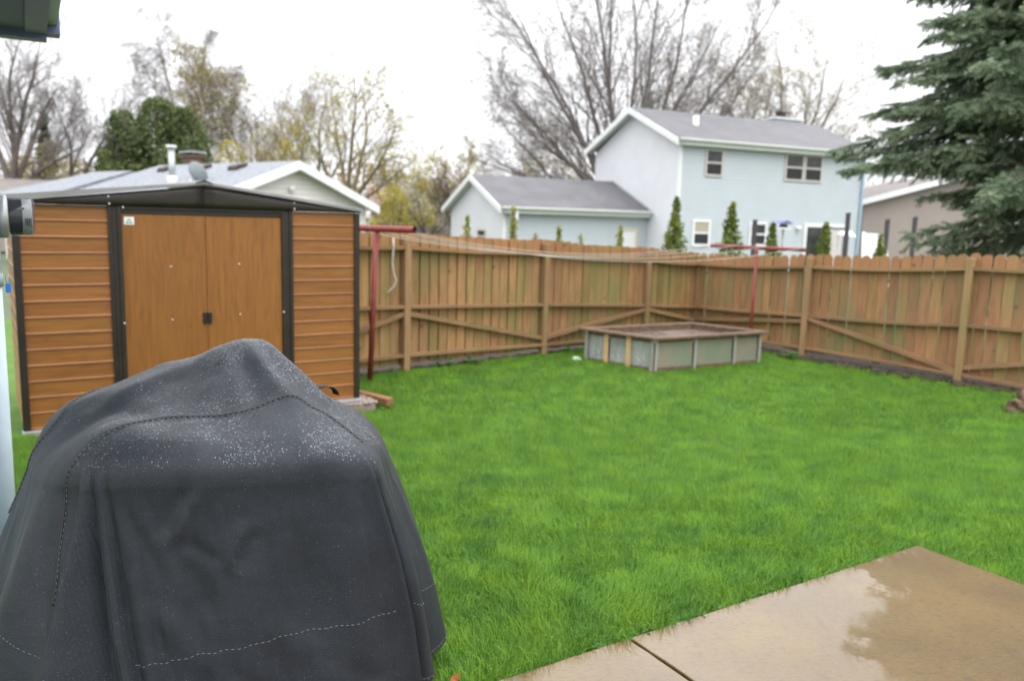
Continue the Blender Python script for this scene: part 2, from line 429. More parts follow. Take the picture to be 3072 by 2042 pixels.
# smooth value noise in numpy, for the lawn and the grass
_lat = rng.random((256, 256))
def vnoise(x, y):
    x = np.asarray(x, float); y = np.asarray(y, float)
    xi = np.floor(x).astype(int); yi = np.floor(y).astype(int)
    fx = x - xi; fy = y - yi
    fx = fx * fx * (3 - 2 * fx); fy = fy * fy * (3 - 2 * fy)
    a = _lat[xi % 256, yi % 256]; b = _lat[(xi + 1) % 256, yi % 256]
    c = _lat[xi % 256, (yi + 1) % 256]; d = _lat[(xi + 1) % 256, (yi + 1) % 256]
    return (a * (1 - fx) + b * fx) * (1 - fy) + (c * (1 - fx) + d * fx) * fy

# ------------------------------------------------------------------ ground, patio, soil
GZ = -0.36
def lawn_z(x, y):
    t = np.clip((np.asarray(y, float) - 3.4) / 5.0, 0, 1)
    z = -0.035 - 0.325 * (t * t * (3 - 2 * t))
    return z + (vnoise(x * 0.9 + 11, np.asarray(y) * 0.9) - 0.5) * 0.035 * np.clip((np.asarray(y) - 2) / 3, 0.15, 1)

xs = np.linspace(-9, 12, 106); ys = np.linspace(-2, 17, 96)
gx, gy = np.meshgrid(xs, ys, indexing='ij')
gv = np.stack([gx, gy, lawn_z(gx, gy)], -1).reshape(-1, 3)
ii = np.arange(len(xs) - 1)[:, None] * len(ys) + np.arange(len(ys) - 1)[None, :]
gf = np.stack([ii, ii + len(ys), ii + len(ys) + 1, ii + 1], -1).reshape(-1, 4)
lawn = tag(link('lawn', np_mesh('lawn', gv, gf, M['turf'], True)), kind='structure')
gm = MB().poly([(-700, -60, -0.62), (700, -60, -0.62), (700, 900, -0.62), (-700, 900, -0.62)], [(0, 1, 2, 3)])
# raise it to the neighbours' lots behind the fence with one gentle step
gnd = MB()
rows = [(-60, -0.75), (15.0, -0.75), (17.5, -0.42), (60, -0.42), (900, -0.42)]
for i, (y, z) in enumerate(rows): gnd.v += [(-700, y, z), (700, y, z)]
for i in range(len(rows) - 1): gnd.f.append((2 * i, 2 * i + 1, 2 * i + 3, 2 * i + 2))
tag(link('ground', gnd.mesh('ground', M['far_turf'])), kind='structure')

PC = Vector((2.15, 4.08, 0)); D1 = Vector((-0.844, -0.536, 0)).normalized(); D2 = Vector((0.536, -0.844, 0))
def concrete():
    m = bpy.data.materials.new('wet_concrete'); m.use_nodes = True
    n, l = m.node_tree.nodes, m.node_tree.links
    b = n['Principled BSDF']
    geo = n.new('ShaderNodeNewGeometry')
    def noise(s, d, st=(1, 1, 1)):
        mp = n.new('ShaderNodeMapping'); mp.inputs['Scale'].default_value = st
        l.new(geo.outputs['Position'], mp.inputs['Vector'])
        z = n.new('ShaderNodeTexNoise'); z.inputs['Scale'].default_value = s; z.inputs['Detail'].default_value = d
        l.new(mp.outputs[0], z.inputs['Vector']); return z.outputs['Fac']
    def rng_(v, a, c, t0, t1):
        r = n.new('ShaderNodeMapRange'); r.inputs['From Min'].default_value = a; r.inputs['From Max'].default_value = c
        r.inputs['To Min'].default_value = t0; r.inputs['To Max'].default_value = t1
        l.new(v, r.inputs['Value']); return r.outputs[0]
    def mixc(f, a, c):
        x = n.new('ShaderNodeMix'); x.data_type = 'RGBA'
        for s_, val in ((6, a), (7, c)):
            if isinstance(val, tuple): x.inputs[s_].default_value = (*val, 1)
            else: l.new(val, x.inputs[s_])
        l.new(f, x.inputs[0]); return x.outputs[2]
    base = mixc(rng_(noise(1.6, 6), 0.35, 0.65, 0, 1), (0.150, 0.093, 0.027), (0.102, 0.061, 0.017))
    base = mixc(rng_(noise(55, 5), 0.55, 0.75, 0, 0.55), base, (0.16, 0.115, 0.06))
    base = mixc(rng_(noise(30, 6, (1, 2.2, 1)), 0.52, 0.70, 0, 0.55), base, (0.052, 0.032, 0.012))
    base = mixc(rng_(noise(120, 2), 0.60, 0.72, 0, 0.7), base, (0.04, 0.03, 0.018))
    base = mixc(rng_(noise(9, 4, (1, 1, 1)), 0.60, 0.78, 0, 0.5), base, (0.06, 0.045, 0.024))
    l.new(base, b.inputs['Base Color'])
    b.inputs['Roughness'].default_value = 0.5
    film = rng_(noise(1.1, 5), 0.40, 0.66, 1.0, 0.72)
    l.new(film, b.inputs['Coat Weight'])
    l.new(rng_(noise(2.3, 5), 0.35, 0.70, 0.008, 0.07), b.inputs['Coat Roughness'])
    b.inputs['Coat IOR'].default_value = 1.55
    bp = n.new('ShaderNodeBump'); bp.inputs['Strength'].default_value = 0.35; bp.inputs['Distance'].default_value = 0.004
    l.new(noise(90, 5), bp.inputs['Height']); l.new(bp.outputs[0], b.inputs['Normal'])
    b2 = n.new('ShaderNodeBump'); b2.inputs['Strength'].default_value = 0.10; b2.inputs['Distance'].default_value = 0.004
    l.new(noise(7, 3), b2.inputs['Height']); l.new(b2.outputs[0], b.inputs['Coat Normal'])
    return m
M['concrete'] = concrete()
patio = tag(link('patio', None, None, (PC.x, PC.y, 0)), kind='structure')
def slab(a0, a1, b0, b1):
    g = 0.006
    a0 += g; a1 -= g
    if b0 > 0: b0 += g
    b1 -= g
    pts = [D1 * a + D2 * c for a, c in ((a0, b0), (a1, b0), (a1, b1), (a0, b1))]
    # edges slightly worn: subdivide the rim and jitter it
    bm = bmesh.new()
    ring = []
    for i in range(4):
        p, q = pts[i], pts[(i + 1) % 4]
        k = max(2, int((q - p).length / 0.06))
        nrm = Vector(((q - p).y, -(q - p).x, 0)).normalized()
        for j in range(k):
            w = p.lerp(q, j / k)
            if j: w = w + nrm * random.uniform(-0.003, 0.003)
            ring.append(w)
    top = [bm.verts.new((p.x, p.y, 0)) for p in ring]
    bm.faces.new(top)
    bot = [bm.verts.new((p.x, p.y, -0.1)) for p in ring]
    for i in range(len(ring)):
        bm.faces.new((top[i], bot[i], bot[(i + 1) % len(ring)], top[(i + 1) % len(ring)]))
    bmesh.ops.recalc_face_normals(bm, faces=bm.faces)
    me = bpy.data.meshes.new('slab'); bm.to_mesh(me); bm.free(); me.materials.append(M['concrete'])
    o = link('slab', me, patio)
    bevel(o, 0.006, 2)
for i in range(3):
    for j in range(2): slab(1.96 * i, 1.96 * (i + 1), 1.96 * j, 1.96 * (j + 1))
jm = MB().poly([D1 * -0.0 + Vector((0, 0, -0.05)), D1 * 5.88 + Vector((0, 0, -0.05)), D1 * 5.88 + D2 * 3.92 + Vector((0, 0, -0.05)), D2 * 3.92 + Vector((0, 0, -0.05))], [(0, 1, 2, 3)])
link('joint_filler', jm.mesh('joint_filler', mat('joint_dirt', (0.035, 0.03, 0.02), rough=0.9)), patio)

# bare soil beside the fences
FB = [(-4.4, 9.08), (-2.25, 9.79), (-1.42, 10.51), (0.42, 12.10), (2.18, 13.60), (3.22, 14.48)]
FR = [(3.22, 14.48), (4.58, 12.62), (6.03, 10.79), (7.50, 8.90), (8.9, 7.0)]
def soil_strip(line, w0, w1, side, name):
    m = MB(); n = 110
    seg = [0]
    for a, b in zip(line, line[1:]): seg.append(seg[-1] + math.dist(a, b))
    vs = []
    for i in range(n + 1):
        t = seg[-1] * i / n
        k = max(j for j in range(len(line) - 1) if seg[j] <= t + 1e-6)
        a, b = line[k], line[k + 1]; u = (t - seg[k]) / (seg[k + 1] - seg[k])
        x, y = a[0] + (b[0] - a[0]) * u, a[1] + (b[1] - a[1]) * u
        d = Vector((b[0] - a[0], b[1] - a[1], 0)).normalized(); nn = Vector((d.y, -d.x, 0)) * side
        w = max(0.01, w0 + (w1 - w0) * float(vnoise(i * 0.45, 3.0)) ** 1.3 + 0.06 * random.random())
        for s_, dz in ((-0.9, 0.01), (0, 0.012), (w * 0.5, 0.02 + 0.02 * random.random()), (w, 0.002)):
            px, py = x + nn.x * s_, y + nn.y * s_
            vs.append((px, py, float(lawn_z(px, py)) + dz + 0.012))
    fs = []
    for i in range(n):
        for j in range(3): fs.append((i * 4 + j, i * 4 + 4 + j, i * 4 + 5 + j, i * 4 + 1 + j))
    m.v = vs; m.f = fs
    return tag(link(name, m.mesh(name, M['soil'], True)), kind='structure')
soil_strip(FR, 0.03, 0.42, 1, 'soil_bed')
soil_strip(FB[1:], -0.02, 0.06, 1, 'soil_bed')

# ------------------------------------------------------------------ grass blades
SH_O = Vector((-4.02, 6.60, -0.22)); SH_A = R(33.3)
SH_X = Vector((math.cos(SH_A), math.sin(SH_A))); SH_Y = Vector((-math.sin(SH_A), math.cos(SH_A)))
SH_W, SH_D = 2.92, 1.7
def seg_side(px, py, line, side, off):
    ok = np.ones(len(px), bool)
    for a, b in zip(line, line[1:]):
        d = np.array([b[0] - a[0], b[1] - a[1]]); d /= np.linalg.norm(d)
        nn = np.array([d[1], -d[0]]) * side
        ok &= ((px - a[0]) * nn[0] + (py - a[1]) * nn[1]) > off
    return ok
def blades(y0, y1, dens, width, hmin, hmax, two):
    area = (y1 - y0) * (1.52 * (y0 + y1) / 2 + 2.4)
    n = int(area * dens)
    py = rng.uniform(y0, y1, n)
    px = rng.uniform(-1, 1, n) * (0.76 * py + 1.2)
    # only lawn: not patio, shed, planter, beyond the fences
    rx, ry = px - PC.x, py - PC.y
    a = rx * D1.x + ry * D1.y; b = rx * D2.x + ry * D2.y
    jit = (vnoise(px * 14, py * 14) - 0.5) * 0.05
    keep = ~((a > -0.0 + jit) & (b > 0.0 + jit))
    sx = (px - SH_O.x) * SH_X.x + (py - SH_O.y) * SH_X.y; sy = (px - SH_O.x) * SH_Y.x + (py - SH_O.y) * SH_Y.y
    keep &= ~((sx > -0.12) & (sx < SH_W + 0.12) & (sy > -0.14) & (sy < SH_D + 0.2))
    keep &= seg_side(px, py, FB[1:], 1, 0.02 + 0.0) & seg_side(px, py, FR, 1, 0.0)
    # thin out on the soil beside the fences
    dR = np.full(n, 9.0)
    for p, q in zip(FR, FR[1:]):
        d = np.array([q[0] - p[0], q[1] - p[1]]); d /= np.linalg.norm(d)
        dR = np.minimum(dR, np.abs((px - p[0]) * d[1] - (py - p[1]) * d[0]))
    keep &= rng.random(n) < np.clip((dR - 0.0 - 0.42 * vnoise(px * 1.6, py * 1.6) ** 1.4) / 0.2, 0.10, 1)
    dB = np.full(n, 9.0)
    for p, q in zip(FB[1:], FB[2:]):
        d = np.array([q[0] - p[0], q[1] - p[1]]); d /= np.linalg.norm(d)
        dB = np.minimum(dB, np.abs((px - p[0]) * d[1] - (py - p[1]) * d[0]))
    keep &= rng.random(n) < np.clip((dB + 0.03 - 0.12 * vnoise(px * 2.6 + 9, py * 2.6)) / 0.12, 0.45, 1)
    px, py = px[keep], py[keep]; n = len(px)
    h = hmin + (hmax - hmin) * np.clip(0.30 + 0.7 * vnoise(px * 2.1 + 4, py * 2.1) * (0.5 + vnoise(px * 8, py * 8 + 31)), 0, 1.15) * rng.uniform(0.55, 1.15, n)
    a2 = (px - PC.x) * D1.x + (py - PC.y) * D1.y; b2 = (px - PC.x) * D2.x + (py - PC.y) * D2.y
    edge = np.minimum(np.abs(b2) + 9 * (a2 < 0), 9) < 0.12
    h = np.where(edge & (rng.random(n) < 0.6), h * 1.35, h)
    ang = 2 * np.pi * (0.5 * vnoise(px * 1.3 + 50, py * 1.3) + 0.9 * vnoise(px * 5.5, py * 5.5 + 70)) + rng.normal(0, 1.1, n)
    lean = h * np.clip(rng.normal(0.45, 0.28, n), 0.02, 1.1)
    lx, ly = np.cos(ang) * lean, np.sin(ang) * lean
    fa = rng.uniform(0, np.pi, n)
    w = width * rng.uniform(0.6, 1.3, n)
    wx, wy = np.cos(fa) * w / 2, np.sin(fa) * w / 2
    z = lawn_z(px, py) - 0.008
    base = np.stack([px, py, z], 1)
    wv = np.stack([wx, wy, np.zeros(n)], 1)
    tip = base + np.stack([lx, ly, np.sqrt(np.maximum(h * h - lean * lean * 0.8, (0.25 * h) ** 2))], 1)
    if two:
        mid = base + np.stack([lx * 0.3, ly * 0.3, h * 0.58], 1)
        V = np.stack([base - wv, base + wv, mid + wv * 0.85, mid - wv * 0.85, tip], 1).reshape(-1, 3)
        o = np.arange(n)[:, None] * 5
        F = np.concatenate([o + [0, 1, 2], o + [0, 2, 3], o + [3, 2, 4]], 0)
    else:
        V = np.stack([base - wv, base + wv, tip], 1).reshape(-1, 3)
        F = np.arange(n)[:, None] * 3 + np.array([0, 1, 2])
    return V, F
def grass_mat():
    m = bpy.data.materials.new('grass_blade'); m.use_nodes = True
    n, l = m.node_tree.nodes, m.node_tree.links
    b = n['Principled BSDF']; b.inputs['Roughness'].default_value = 0.45; b.inputs['Specular IOR Level'].default_value = 0.28
    geo = n.new('ShaderNodeNewGeometry')
    def nz(s, d):
        x = n.new('ShaderNodeTexNoise'); x.inputs['Scale'].default_value = s; x.inputs['Detail'].default_value = d
        l.new(geo.outputs['Position'], x.inputs['Vector']); return x.outputs['Fac']
    def ramp(fac, cols):
        r = n.new('ShaderNodeValToRGB'); l.new(fac, r.inputs[0])
        e = r.color_ramp.elements
        e[0].position, e[0].color = cols[0][0], (*cols[0][1], 1); e[1].position, e[1].color = cols[-1][0], (*cols[-1][1], 1)
        for p, c in cols[1:-1]:
            q = e.new(p); q.color = (*c, 1)
        return r.outputs[0]
    c1 = ramp(nz(4.5, 6), [(0.28, (0.085, 0.235, 0.026)), (0.5, (0.142, 0.315, 0.020)), (0.73, (0.205, 0.38, 0.016))])
    c2 = ramp(nz(220, 1), [(0.3, (0.5, 0.62, 0.7)), (0.55, (1, 1, 1)), (0.75, (1.5, 1.25, 1.15))])
    mx = n.new('ShaderNodeMix'); mx.data_type = 'RGBA'; mx.blend_type = 'MULTIPLY'; mx.inputs[0].default_value = 0.85
    l.new(c1, mx.inputs[6]); l.new(c2, mx.inputs[7])
    l.new(mx.outputs[2], b.inputs['Base Color'])
    tr = n.new('ShaderNodeBsdfTranslucent'); l.new(mx.outputs[2], tr.inputs['Color'])
    ms = n.new('ShaderNodeMixShader'); ms.inputs[0].default_value = 0.38
    # shading normals tilted to the sky to brighten the blades
    sc = n.new('ShaderNodeVectorMath'); sc.operation = 'SCALE'; sc.inputs['Scale'].default_value = 0.45
    l.new(geo.outputs['Normal'], sc.inputs[0])
    ad = n.new('ShaderNodeVectorMath'); ad.operation = 'ADD'; ad.inputs[1].default_value = (0, 0, 0.8); l.new(sc.outputs[0], ad.inputs[0])
    nm = n.new('ShaderNodeVectorMath'); nm.operation = 'NORMALIZE'; l.new(ad.outputs[0], nm.inputs[0])
    l.new(nm.outputs[0], b.inputs['Normal'])
    l.new(b.outputs[0], ms.inputs[1]); l.new(tr.outputs[0], ms.inputs[2])
    l.new(ms.outputs[0], n['Material Output'].inputs['Surface'])
    return m
M['grass'] = grass_mat()
VS, FS, k0 = [], [], 0
for args in ((1.7, 3.2, 12000, 0.0036, 0.035, 0.105, True), (3.2, 5.0, 9500, 0.0042, 0.035, 0.100, True),
             (5.0, 8.0, 5500, 0.0065, 0.035, 0.095, False), (8.0, 15.5, 2300, 0.011, 0.04, 0.09, False)):
    V, F = blades(*args); VS.append(V); FS.append(F + k0); k0 += len(V)
grass = link('grass', np_mesh('grass', np.concatenate(VS), np.concatenate(FS), M['grass']))
tag(grass, 'lush wet green lawn grass filling the fenced yard', 'grass', kind='stuff')

# ------------------------------------------------------------------ wooden fences
def pline(line, seg, t):
    k = max(j for j in range(len(line) - 1) if seg[j] <= t + 1e-6)
    a, b = line[k], line[k + 1]; u = (t - seg[k]) / (seg[k + 1] - seg[k])
    return a[0] + (b[0] - a[0]) * u, a[1] + (b[1] - a[1]) * u, math.atan2(b[1] - a[1], b[0] - a[0])
def seglen(line):
    s = [0]
    for a, b in zip(line, line[1:]): s.append(s[-1] + math.dist(a, b))
    return s
def picket_mesh(name, w, h, t, dome, m):
    if dome:
        out = [(-w / 2, 0), (w / 2, 0), (w / 2, h - 0.045)] + [(w / 2 * math.cos(a), h - 0.045 + 0.045 * math.sin(a)) for a in (0.5, 1.0, 1.57, 2.14, 2.64)] + [(-w / 2, h - 0.045)]
    else:
        out = [(-w / 2, 0), (w / 2, 0), (w / 2, h - 0.025), (w / 2 - 0.025, h), (-w / 2 + 0.025, h), (-w / 2, h - 0.025)]
    return MB().prism(out, 'y', -t / 2, t / 2).mesh(name, m)
def rail(parent, p0, p1, z0, z1, sag, off, w=0.085, h=0.04, name='rail'):
    """2x4 rail that has bowed between its posts; off = distance in front of the pickets"""
    d = Vector((p1[0] - p0[0], p1[1] - p0[1], 0)); L = d.length; a = math.atan2(d.y, d.x)
    m = MB(); n = 8
    for i in range(n + 1):
        u = i / n; x = L * u; z = z0 + (z1 - z0) * u - sag * 4 * u * (1 - u)
        m.v += [(x, -off, z - h / 2), (x, -off - w, z - h / 2), (x, -off - w, z + h / 2), (x, -off, z + h / 2)]
    for i in range(n):
        for j in range(4):
            m.f.append((i * 4 + j, i * 4 + (j + 1) % 4, i * 4 + 4 + (j + 1) % 4, i * 4 + 4 + j))
    m.f += [(3, 2, 1, 0), tuple(n * 4 + j for j in range(4))]
    return link(name, m.mesh(name, M['rail']), parent, (p0[0] - parent.location.x, p0[1] - parent.location.y, -parent.location.z), (0, 0, a))
def fence(line, tops, label, dome, gap, double, zbot, rails, braces, sags):
    s = seglen(line)
    f = thing('wooden_fence', label, 'fence', (line[0][0], line[0][1], GZ))
    w = 0.138
    me = picket_mesh('picket', w, 1.0, 0.018, dome, M['picket_orange' if dome else 'picket'])
    me2 = picket_mesh('back_picket', w, 1.0, 0.018, dome, M['picket_far'])
    def topz(t):
        k = max(j for j in range(len(line) - 1) if s[j] <= t + 1e-6)
        u = min(1, (t - s[k]) / (s[k + 1] - s[k]))
        return tops[k] + (tops[k + 1] - tops[k]) * u - 0.03 * 4 * u * (1 - u)
    t = 0.02 if dome else 0.07
    k = 0
    while t < s[-1] + (0.04 if double else 0.0):
        x, y, a = pline(line, s, t)
        z0 = zbot + random.uniform(-0.012, 0.012); h = topz(t) + random.uniform(-0.008, 0.008) - z0
        nx, ny = -math.sin(a), math.cos(a)
        link('picket', me, f, (x - line[0][0], y - line[0][1], z0 - GZ), (random.uniform(-0.004, 0.004), random.uniform(-0.006, 0.006), a + random.uniform(-0.03, 0.03)),
             (random.uniform(0.96, 1.02), 1, h))
        if double:
            t2 = t + (w + gap) / 2
            if t2 < s[-1] - 0.05:
                x, y, a = pline(line, s, t2)
                link('back_picket', me2, f, (x - line[0][0] + nx * 0.034, y - line[0][1] + ny * 0.034, z0 - GZ),
                     (0, random.uniform(-0.006, 0.006), a), (1, 1, h + random.uniform(-0.006, 0.012)))
        t += w + gap * random.uniform(0.5, 1.5)
        k += 1
    pm = bpy.data.meshes
    for i, (x, y) in enumerate(line):
        if i in (0,) and not dome: pass
        a = math.atan2(line[min(i + 1, len(line) - 1)][1] - line[max(i - 1, 0)][1], line[min(i + 1, len(line) - 1)][0] - line[max(i - 1, 0)][0])
        if dome and i == 0: continue
        nx, ny = math.sin(a), -math.cos(a)
        h = tops[i] - 0.06 - GZ + 0.1
        b = MB().box(-0.048, 0.048, -0.048, 0.048, -0.1, h - 0.1)
        o = link('post', b.mesh('post', M['post']), f, (x + nx * 0.062 - line[0][0], y + ny * 0.062 - line[0][1], 0), (0, random.uniform(-0.008, 0.008), a))
        bevel(o, 0.006, 1)
    for i in range(len(line) - 1):
        for (dz0, dz1), sg in zip(((tops[i] - rails[0], tops[i + 1] - rails[0]), (tops[i] - rails[1], tops[i + 1] - rails[1]), (rails[2][i], rails[2][i + 1])), sags):
            rail(f, line[i], line[i + 1], dz0, dz1, sg * (0.7 + 0.6 * random.random()), 0.0115)
        br = braces[i]
        if br: rail(f, line[i], line[i + 1], br[0], br[1], 0.0, 0.030, w=0.06, h=0.062, name='brace')
    return f
fence(FB, [1.50, 1.46, 1.44, 1.355, 1.235, 1.15], 'wooden fence behind the red clothesline pole, mossy boards running from shed to corner', False, 0.013, True, -0.275,
      (0.20, 0.96, (-0.17, -0.17, -0.15, -0.20, -0.24, -0.26)), [None, (0.10, 0.40), (0.40, -0.10), (-0.10, 0.22), (0.22, -0.05)], (0.02, 0.0, 0.0))
fence(FR, [1.15, 1.235, 1.355, 1.45, 1.50], 'orange-brown wooden fence with rounded picket tops under the spruce on the right', True, 0.012, False, -0.28,
      (0.20, 0.95, (-0.27, -0.22, -0.25, -0.33, -0.33)), [(-0.02, 0.20), (0.26, -0.23), (-0.16, 0.36), None], (0.03, 0.02, 0.0))

# crumbs of soil and bark on the bare strip by the right fence
ico = bmesh.new(); bmesh.ops.create_icosphere(ico, subdivisions=1, radius=1.0)
iv = np.array([v.co[:] for v in ico.verts]); jf = np.array([[v.index for v in f.verts] for f in ico.faces]); ico.free()
def scatter_blobs(P, S, squash=1.0, seed=3):
    g = np.random.default_rng(seed); n = len(P)
    V = iv[None] * (S[:, None, None] * g.uniform(0.75, 1.25, (n, len(iv), 1))) * np.array([1, 1, squash]) + P[:, None, :]
    F = jf[None] + (np.arange(n) * len(iv))[:, None, None]
    return V.reshape(-1, 3), F.reshape(-1, 3)
n = 900
sR = seglen(FR); tt = rng.uniform(0.3, 5.6, n); ww = rng.beta(1.2, 2.5, n) * 0.6
pts = [pline(FR, sR, t_) for t_ in tt]
cx_ = np.array([p[0] - math.sin(p[2]) * -w_ * 1.0 for p, w_ in zip(pts, ww)]); cy_ = np.array([p[1] - math.cos(p[2]) * w_ for p, w_ in zip(pts, ww)])
V, F = scatter_blobs(np.stack([cx_, cy_, lawn_z(cx_, cy_) + 0.03], 1), rng.uniform(0.008, 0.03, n) * rng.uniform(.5, 1, n), 0.7, 8)
tag(link('soil_crumbs', np_mesh('soil_crumbs', V, F, M['soil'])), 'dark crumbs of soil and bark along the foot of the right fence', 'soil', kind='stuff')

# ------------------------------------------------------------------ garden shed
shed = thing('garden_shed', 'brown wood-print metal garden shed with double doors and dark brown trim', 'shed', SH_O, SH_A)
WH, CXs, PK = 1.862, 1.46, 2.085
ROW = WH / 14
def plank_mesh(L):
    prof = [(0.0, 0.0), (-0.013, 0.0005), (-0.0165, 0.004), (-0.0168, 0.008), (-0.0150, 0.013), (-0.0115, 0.018), (-0.0105, 0.024), (-0.008, ROW - 0.008), (-0.005, ROW + 0.002), (0, ROW + 0.003)]
    return MB().prism(prof, 'x', 0, L).mesh('siding_plank', M['siding_wood'])
pl_l, pl_r, pl_s = plank_mesh(0.68 - 0.03), plank_mesh(2.89 - 2.265), plank_mesh(SH_D - 0.06)
for i in range(14):
    link('siding_plank', pl_l, shed, (0.03, 0, i * ROW))
    link('siding_plank', pl_r, shed, (2.265, 0, i * ROW))
    link('siding_plank', pl_s, shed, (0, SH_D - 0.03, i * ROW), (0, 0, -math.pi / 2))
    link('siding_plank', pl_s, shed, (SH_W, 0.03, i * ROW), (0, 0, math.pi / 2))
body = MB().box(0.01, SH_W - 0.01, 0.012, SH_D - 0.01, 0.002, WH)
link('inner_shell', body.mesh('inner_shell', M['shed_brown']), shed)
def sbox(name, m, *b, bw=0.003):
    o = link(name, MB().box(*b).mesh(name, m), shed); return bevel(o, bw, 2)
sbox('corner_trim', M['shed_brown'], -0.022, 0.034, -0.032, 0.03, 0.001, WH)
sbox('corner_trim', M['shed_brown'], SH_W - 0.032, SH_W + 0.022, -0.032, 0.03, 0.001, WH)
for x0, x1 in ((0.679, 0.783), (2.162, 2.265)):
    fl = MB()
    fl.prism([(x0, 0), (x0, -0.030), (x0 + 0.03, -0.030), (x0 + 0.034, -0.023), (x1 - 0.034, -0.023), (x1 - 0.03, -0.034), (x1, -0.034), (x1, 0)], 'z', 0.004, 1.868)
    link('door_post', fl.mesh('door_post', M['shed_brown']), shed)
sbox('door_head', M['shed_brown'], 0.783, 2.162, -0.018, 0.011, 1.806, 1.868)
sbox('door_head_lip', M['shed_brown'], 0.783, 2.162, -0.033, -0.019, 1.846, 1.870)
for x0, x1, hx in ((0.785, 1.471, 1.448), (1.474, 2.160, 1.490)):
    d = sbox('door', M['door_wood'], x0, x1, -0.012 if x0 < 1 else -0.009, 0.004, 0.03, 1.805, bw=0.004)
    h = MB().box(hx - 0.017, hx + 0.017, -0.030, -0.0125, 0.836, 0.935)
    ho = link('handle', h.mesh('handle', M['black']), d); bevel(ho, 0.004, 2)
    sx = 1.171 if x0 < 1 else 1.765
    for z in ((1.351, 0.879) if x0 < 1 else (1.370, 0.904)):
        link('screw', MB().lathe([(0.0, -0.018), (0.006, -0.017), (0.009, -0.013), (0.009, -0.008)], 10, (sx, 0, z), 'y').mesh('screw', M['screw'], True), d)
stick = MB().box(0.806, 0.886, -0.0135, -0.0125, 1.714, 1.780)
st = link('sticker', stick.mesh('sticker', M['sticker']), shed)
st['label'] = 'small white maker sticker with dark arch emblem'
arch = MB()
for i in range(8):
    a0, a1 = math.pi * i / 8, math.pi * (i + 1) / 8
    arch.poly([(0.846 + r * math.cos(a), -0.0142, 1.744 + r * 1.1 * math.sin(a)) for r, a in ((0.009, a0), (0.016, a0), (0.016, a1), (0.009, a1))], [(0, 1, 2, 3)])
for z in (1.738, 1.728):
    arch.poly([(0.818, -0.0142, z), (0.874, -0.0142, z), (0.874, -0.0142, z - 0.005), (0.818, -0.0142, z - 0.005)], [(0, 1, 2, 3)])
link('emblem', arch.mesh('emblem', M['sticker_ink']), st)
# gable fascia: two slightly dished dark sheets
def fascia(x0, x1, z0t, z1t):
    m = MB(); n = 10; k = 4
    for i in range(n + 1):
        x = x0 + (x1 - x0) * i / n; zt = z0t + (z1t - z0t) * i / n
        for j in range(k + 1):
            v = j / k
            m.v.append((x, -0.040 - 0.012 * math.sin(math.pi * v) * math.sin(math.pi * i / n), 1.872 + (zt - 1.872) * v - (0.004 if j == 0 else 0)))
    for i in range(n):
        for j in range(k): m.f.append((i * (k + 1) + j, (i + 1) * (k + 1) + j, (i + 1) * (k + 1) + j + 1, i * (k + 1) + j + 1))
    o = link('gable_panel', m.mesh('gable_panel', M['shed_brown'], True), shed)
    md = o.modifiers.new('solid', 'SOLIDIFY'); md.thickness = 0.03; md.offset = -1
fascia(-0.03, CXs - 0.001, 1.884, PK - 0.02)
fascia(CXs + 0.001, SH_W + 0.03, PK - 0.02, 1.884)
for x, z in ((0.694, 1.885), (0.690, 1.945), (2.279, 1.887), (2.277, 1.945), (0.776, 0.867), (2.168, 0.912), (0.800, 1.858)):
    yy = -0.046 if z > 1.87 else -0.034
    link('bolt', MB().lathe([(0, yy - 0.009), (0.006, yy - 0.008), (0.010, yy - 0.003), (0.010, yy + 0.004)], 10, (x, 0, z), 'y').mesh('bolt', M['screw'], True), shed)
# roof sheets with ribs, edge trim and ridge cap
sl = (PK - 1.89) / CXs
for sgn in (-1, 1):
    xe = CXs + sgn * (CXs + 0.06)
    ze = PK - sl * (CXs + 0.06)
    m = MB().poly([(CXs, -0.055, PK), (xe, -0.055, ze), (xe, SH_D + 0.05, ze), (CXs, SH_D + 0.05, PK),
                   (CXs, -0.055, PK + 0.012), (xe, -0.055, ze + 0.012), (xe, SH_D + 0.05, ze + 0.012), (CXs, SH_D + 0.05, PK + 0.012)],
                  [(0, 1, 2, 3), (4, 7, 6, 5), (0, 4, 5, 1), (1, 5, 6, 2), (2, 6, 7, 3), (3, 7, 4, 0)])
    rf = link('roof_sheet', m.mesh('roof_sheet', M['shed_roof']), shed)
    for j in range(5):
        y = 0.02 + j * (SH_D - 0.02) / 4
        rb = MB().poly([(CXs, y - 0.02, PK + 0.012), (xe, y - 0.02, ze + 0.012), (xe, y + 0.02, ze + 0.012), (CXs, y + 0.02, PK + 0.012),
                        (CXs, y - 0.012, PK + 0.03), (xe, y - 0.012, ze + 0.03), (xe, y + 0.012, ze + 0.03), (CXs, y + 0.012, PK + 0.03)],
                       [(0, 1, 5, 4), (4, 5, 6, 7), (7, 6, 2, 3), (1, 2, 6, 5), (0, 4, 7, 3)])
        link('rib', rb.mesh('rib', M['shed_roof']), rf)
    up = 0.052 if sgn < 0 else 0.022
    ed = MB().poly([(CXs, -0.066, PK - 0.004), (xe, -0.066, ze - 0.006), (xe, -0.0555, ze - 0.006), (CXs, -0.0555, PK - 0.004),
                    (CXs, -0.066, PK + 0.016), (xe, -0.066, ze + up), (xe, -0.0555, ze + up), (CXs, -0.0555, PK + 0.016)],
                   [(0, 1, 2, 3), (4, 7, 6, 5), (0, 4, 5, 1), (1, 5, 6, 2), (2, 6, 7, 3), (3, 7, 4, 0)])
    link('roof_edge', ed.mesh('roof_edge', M['shed_roof']), shed)
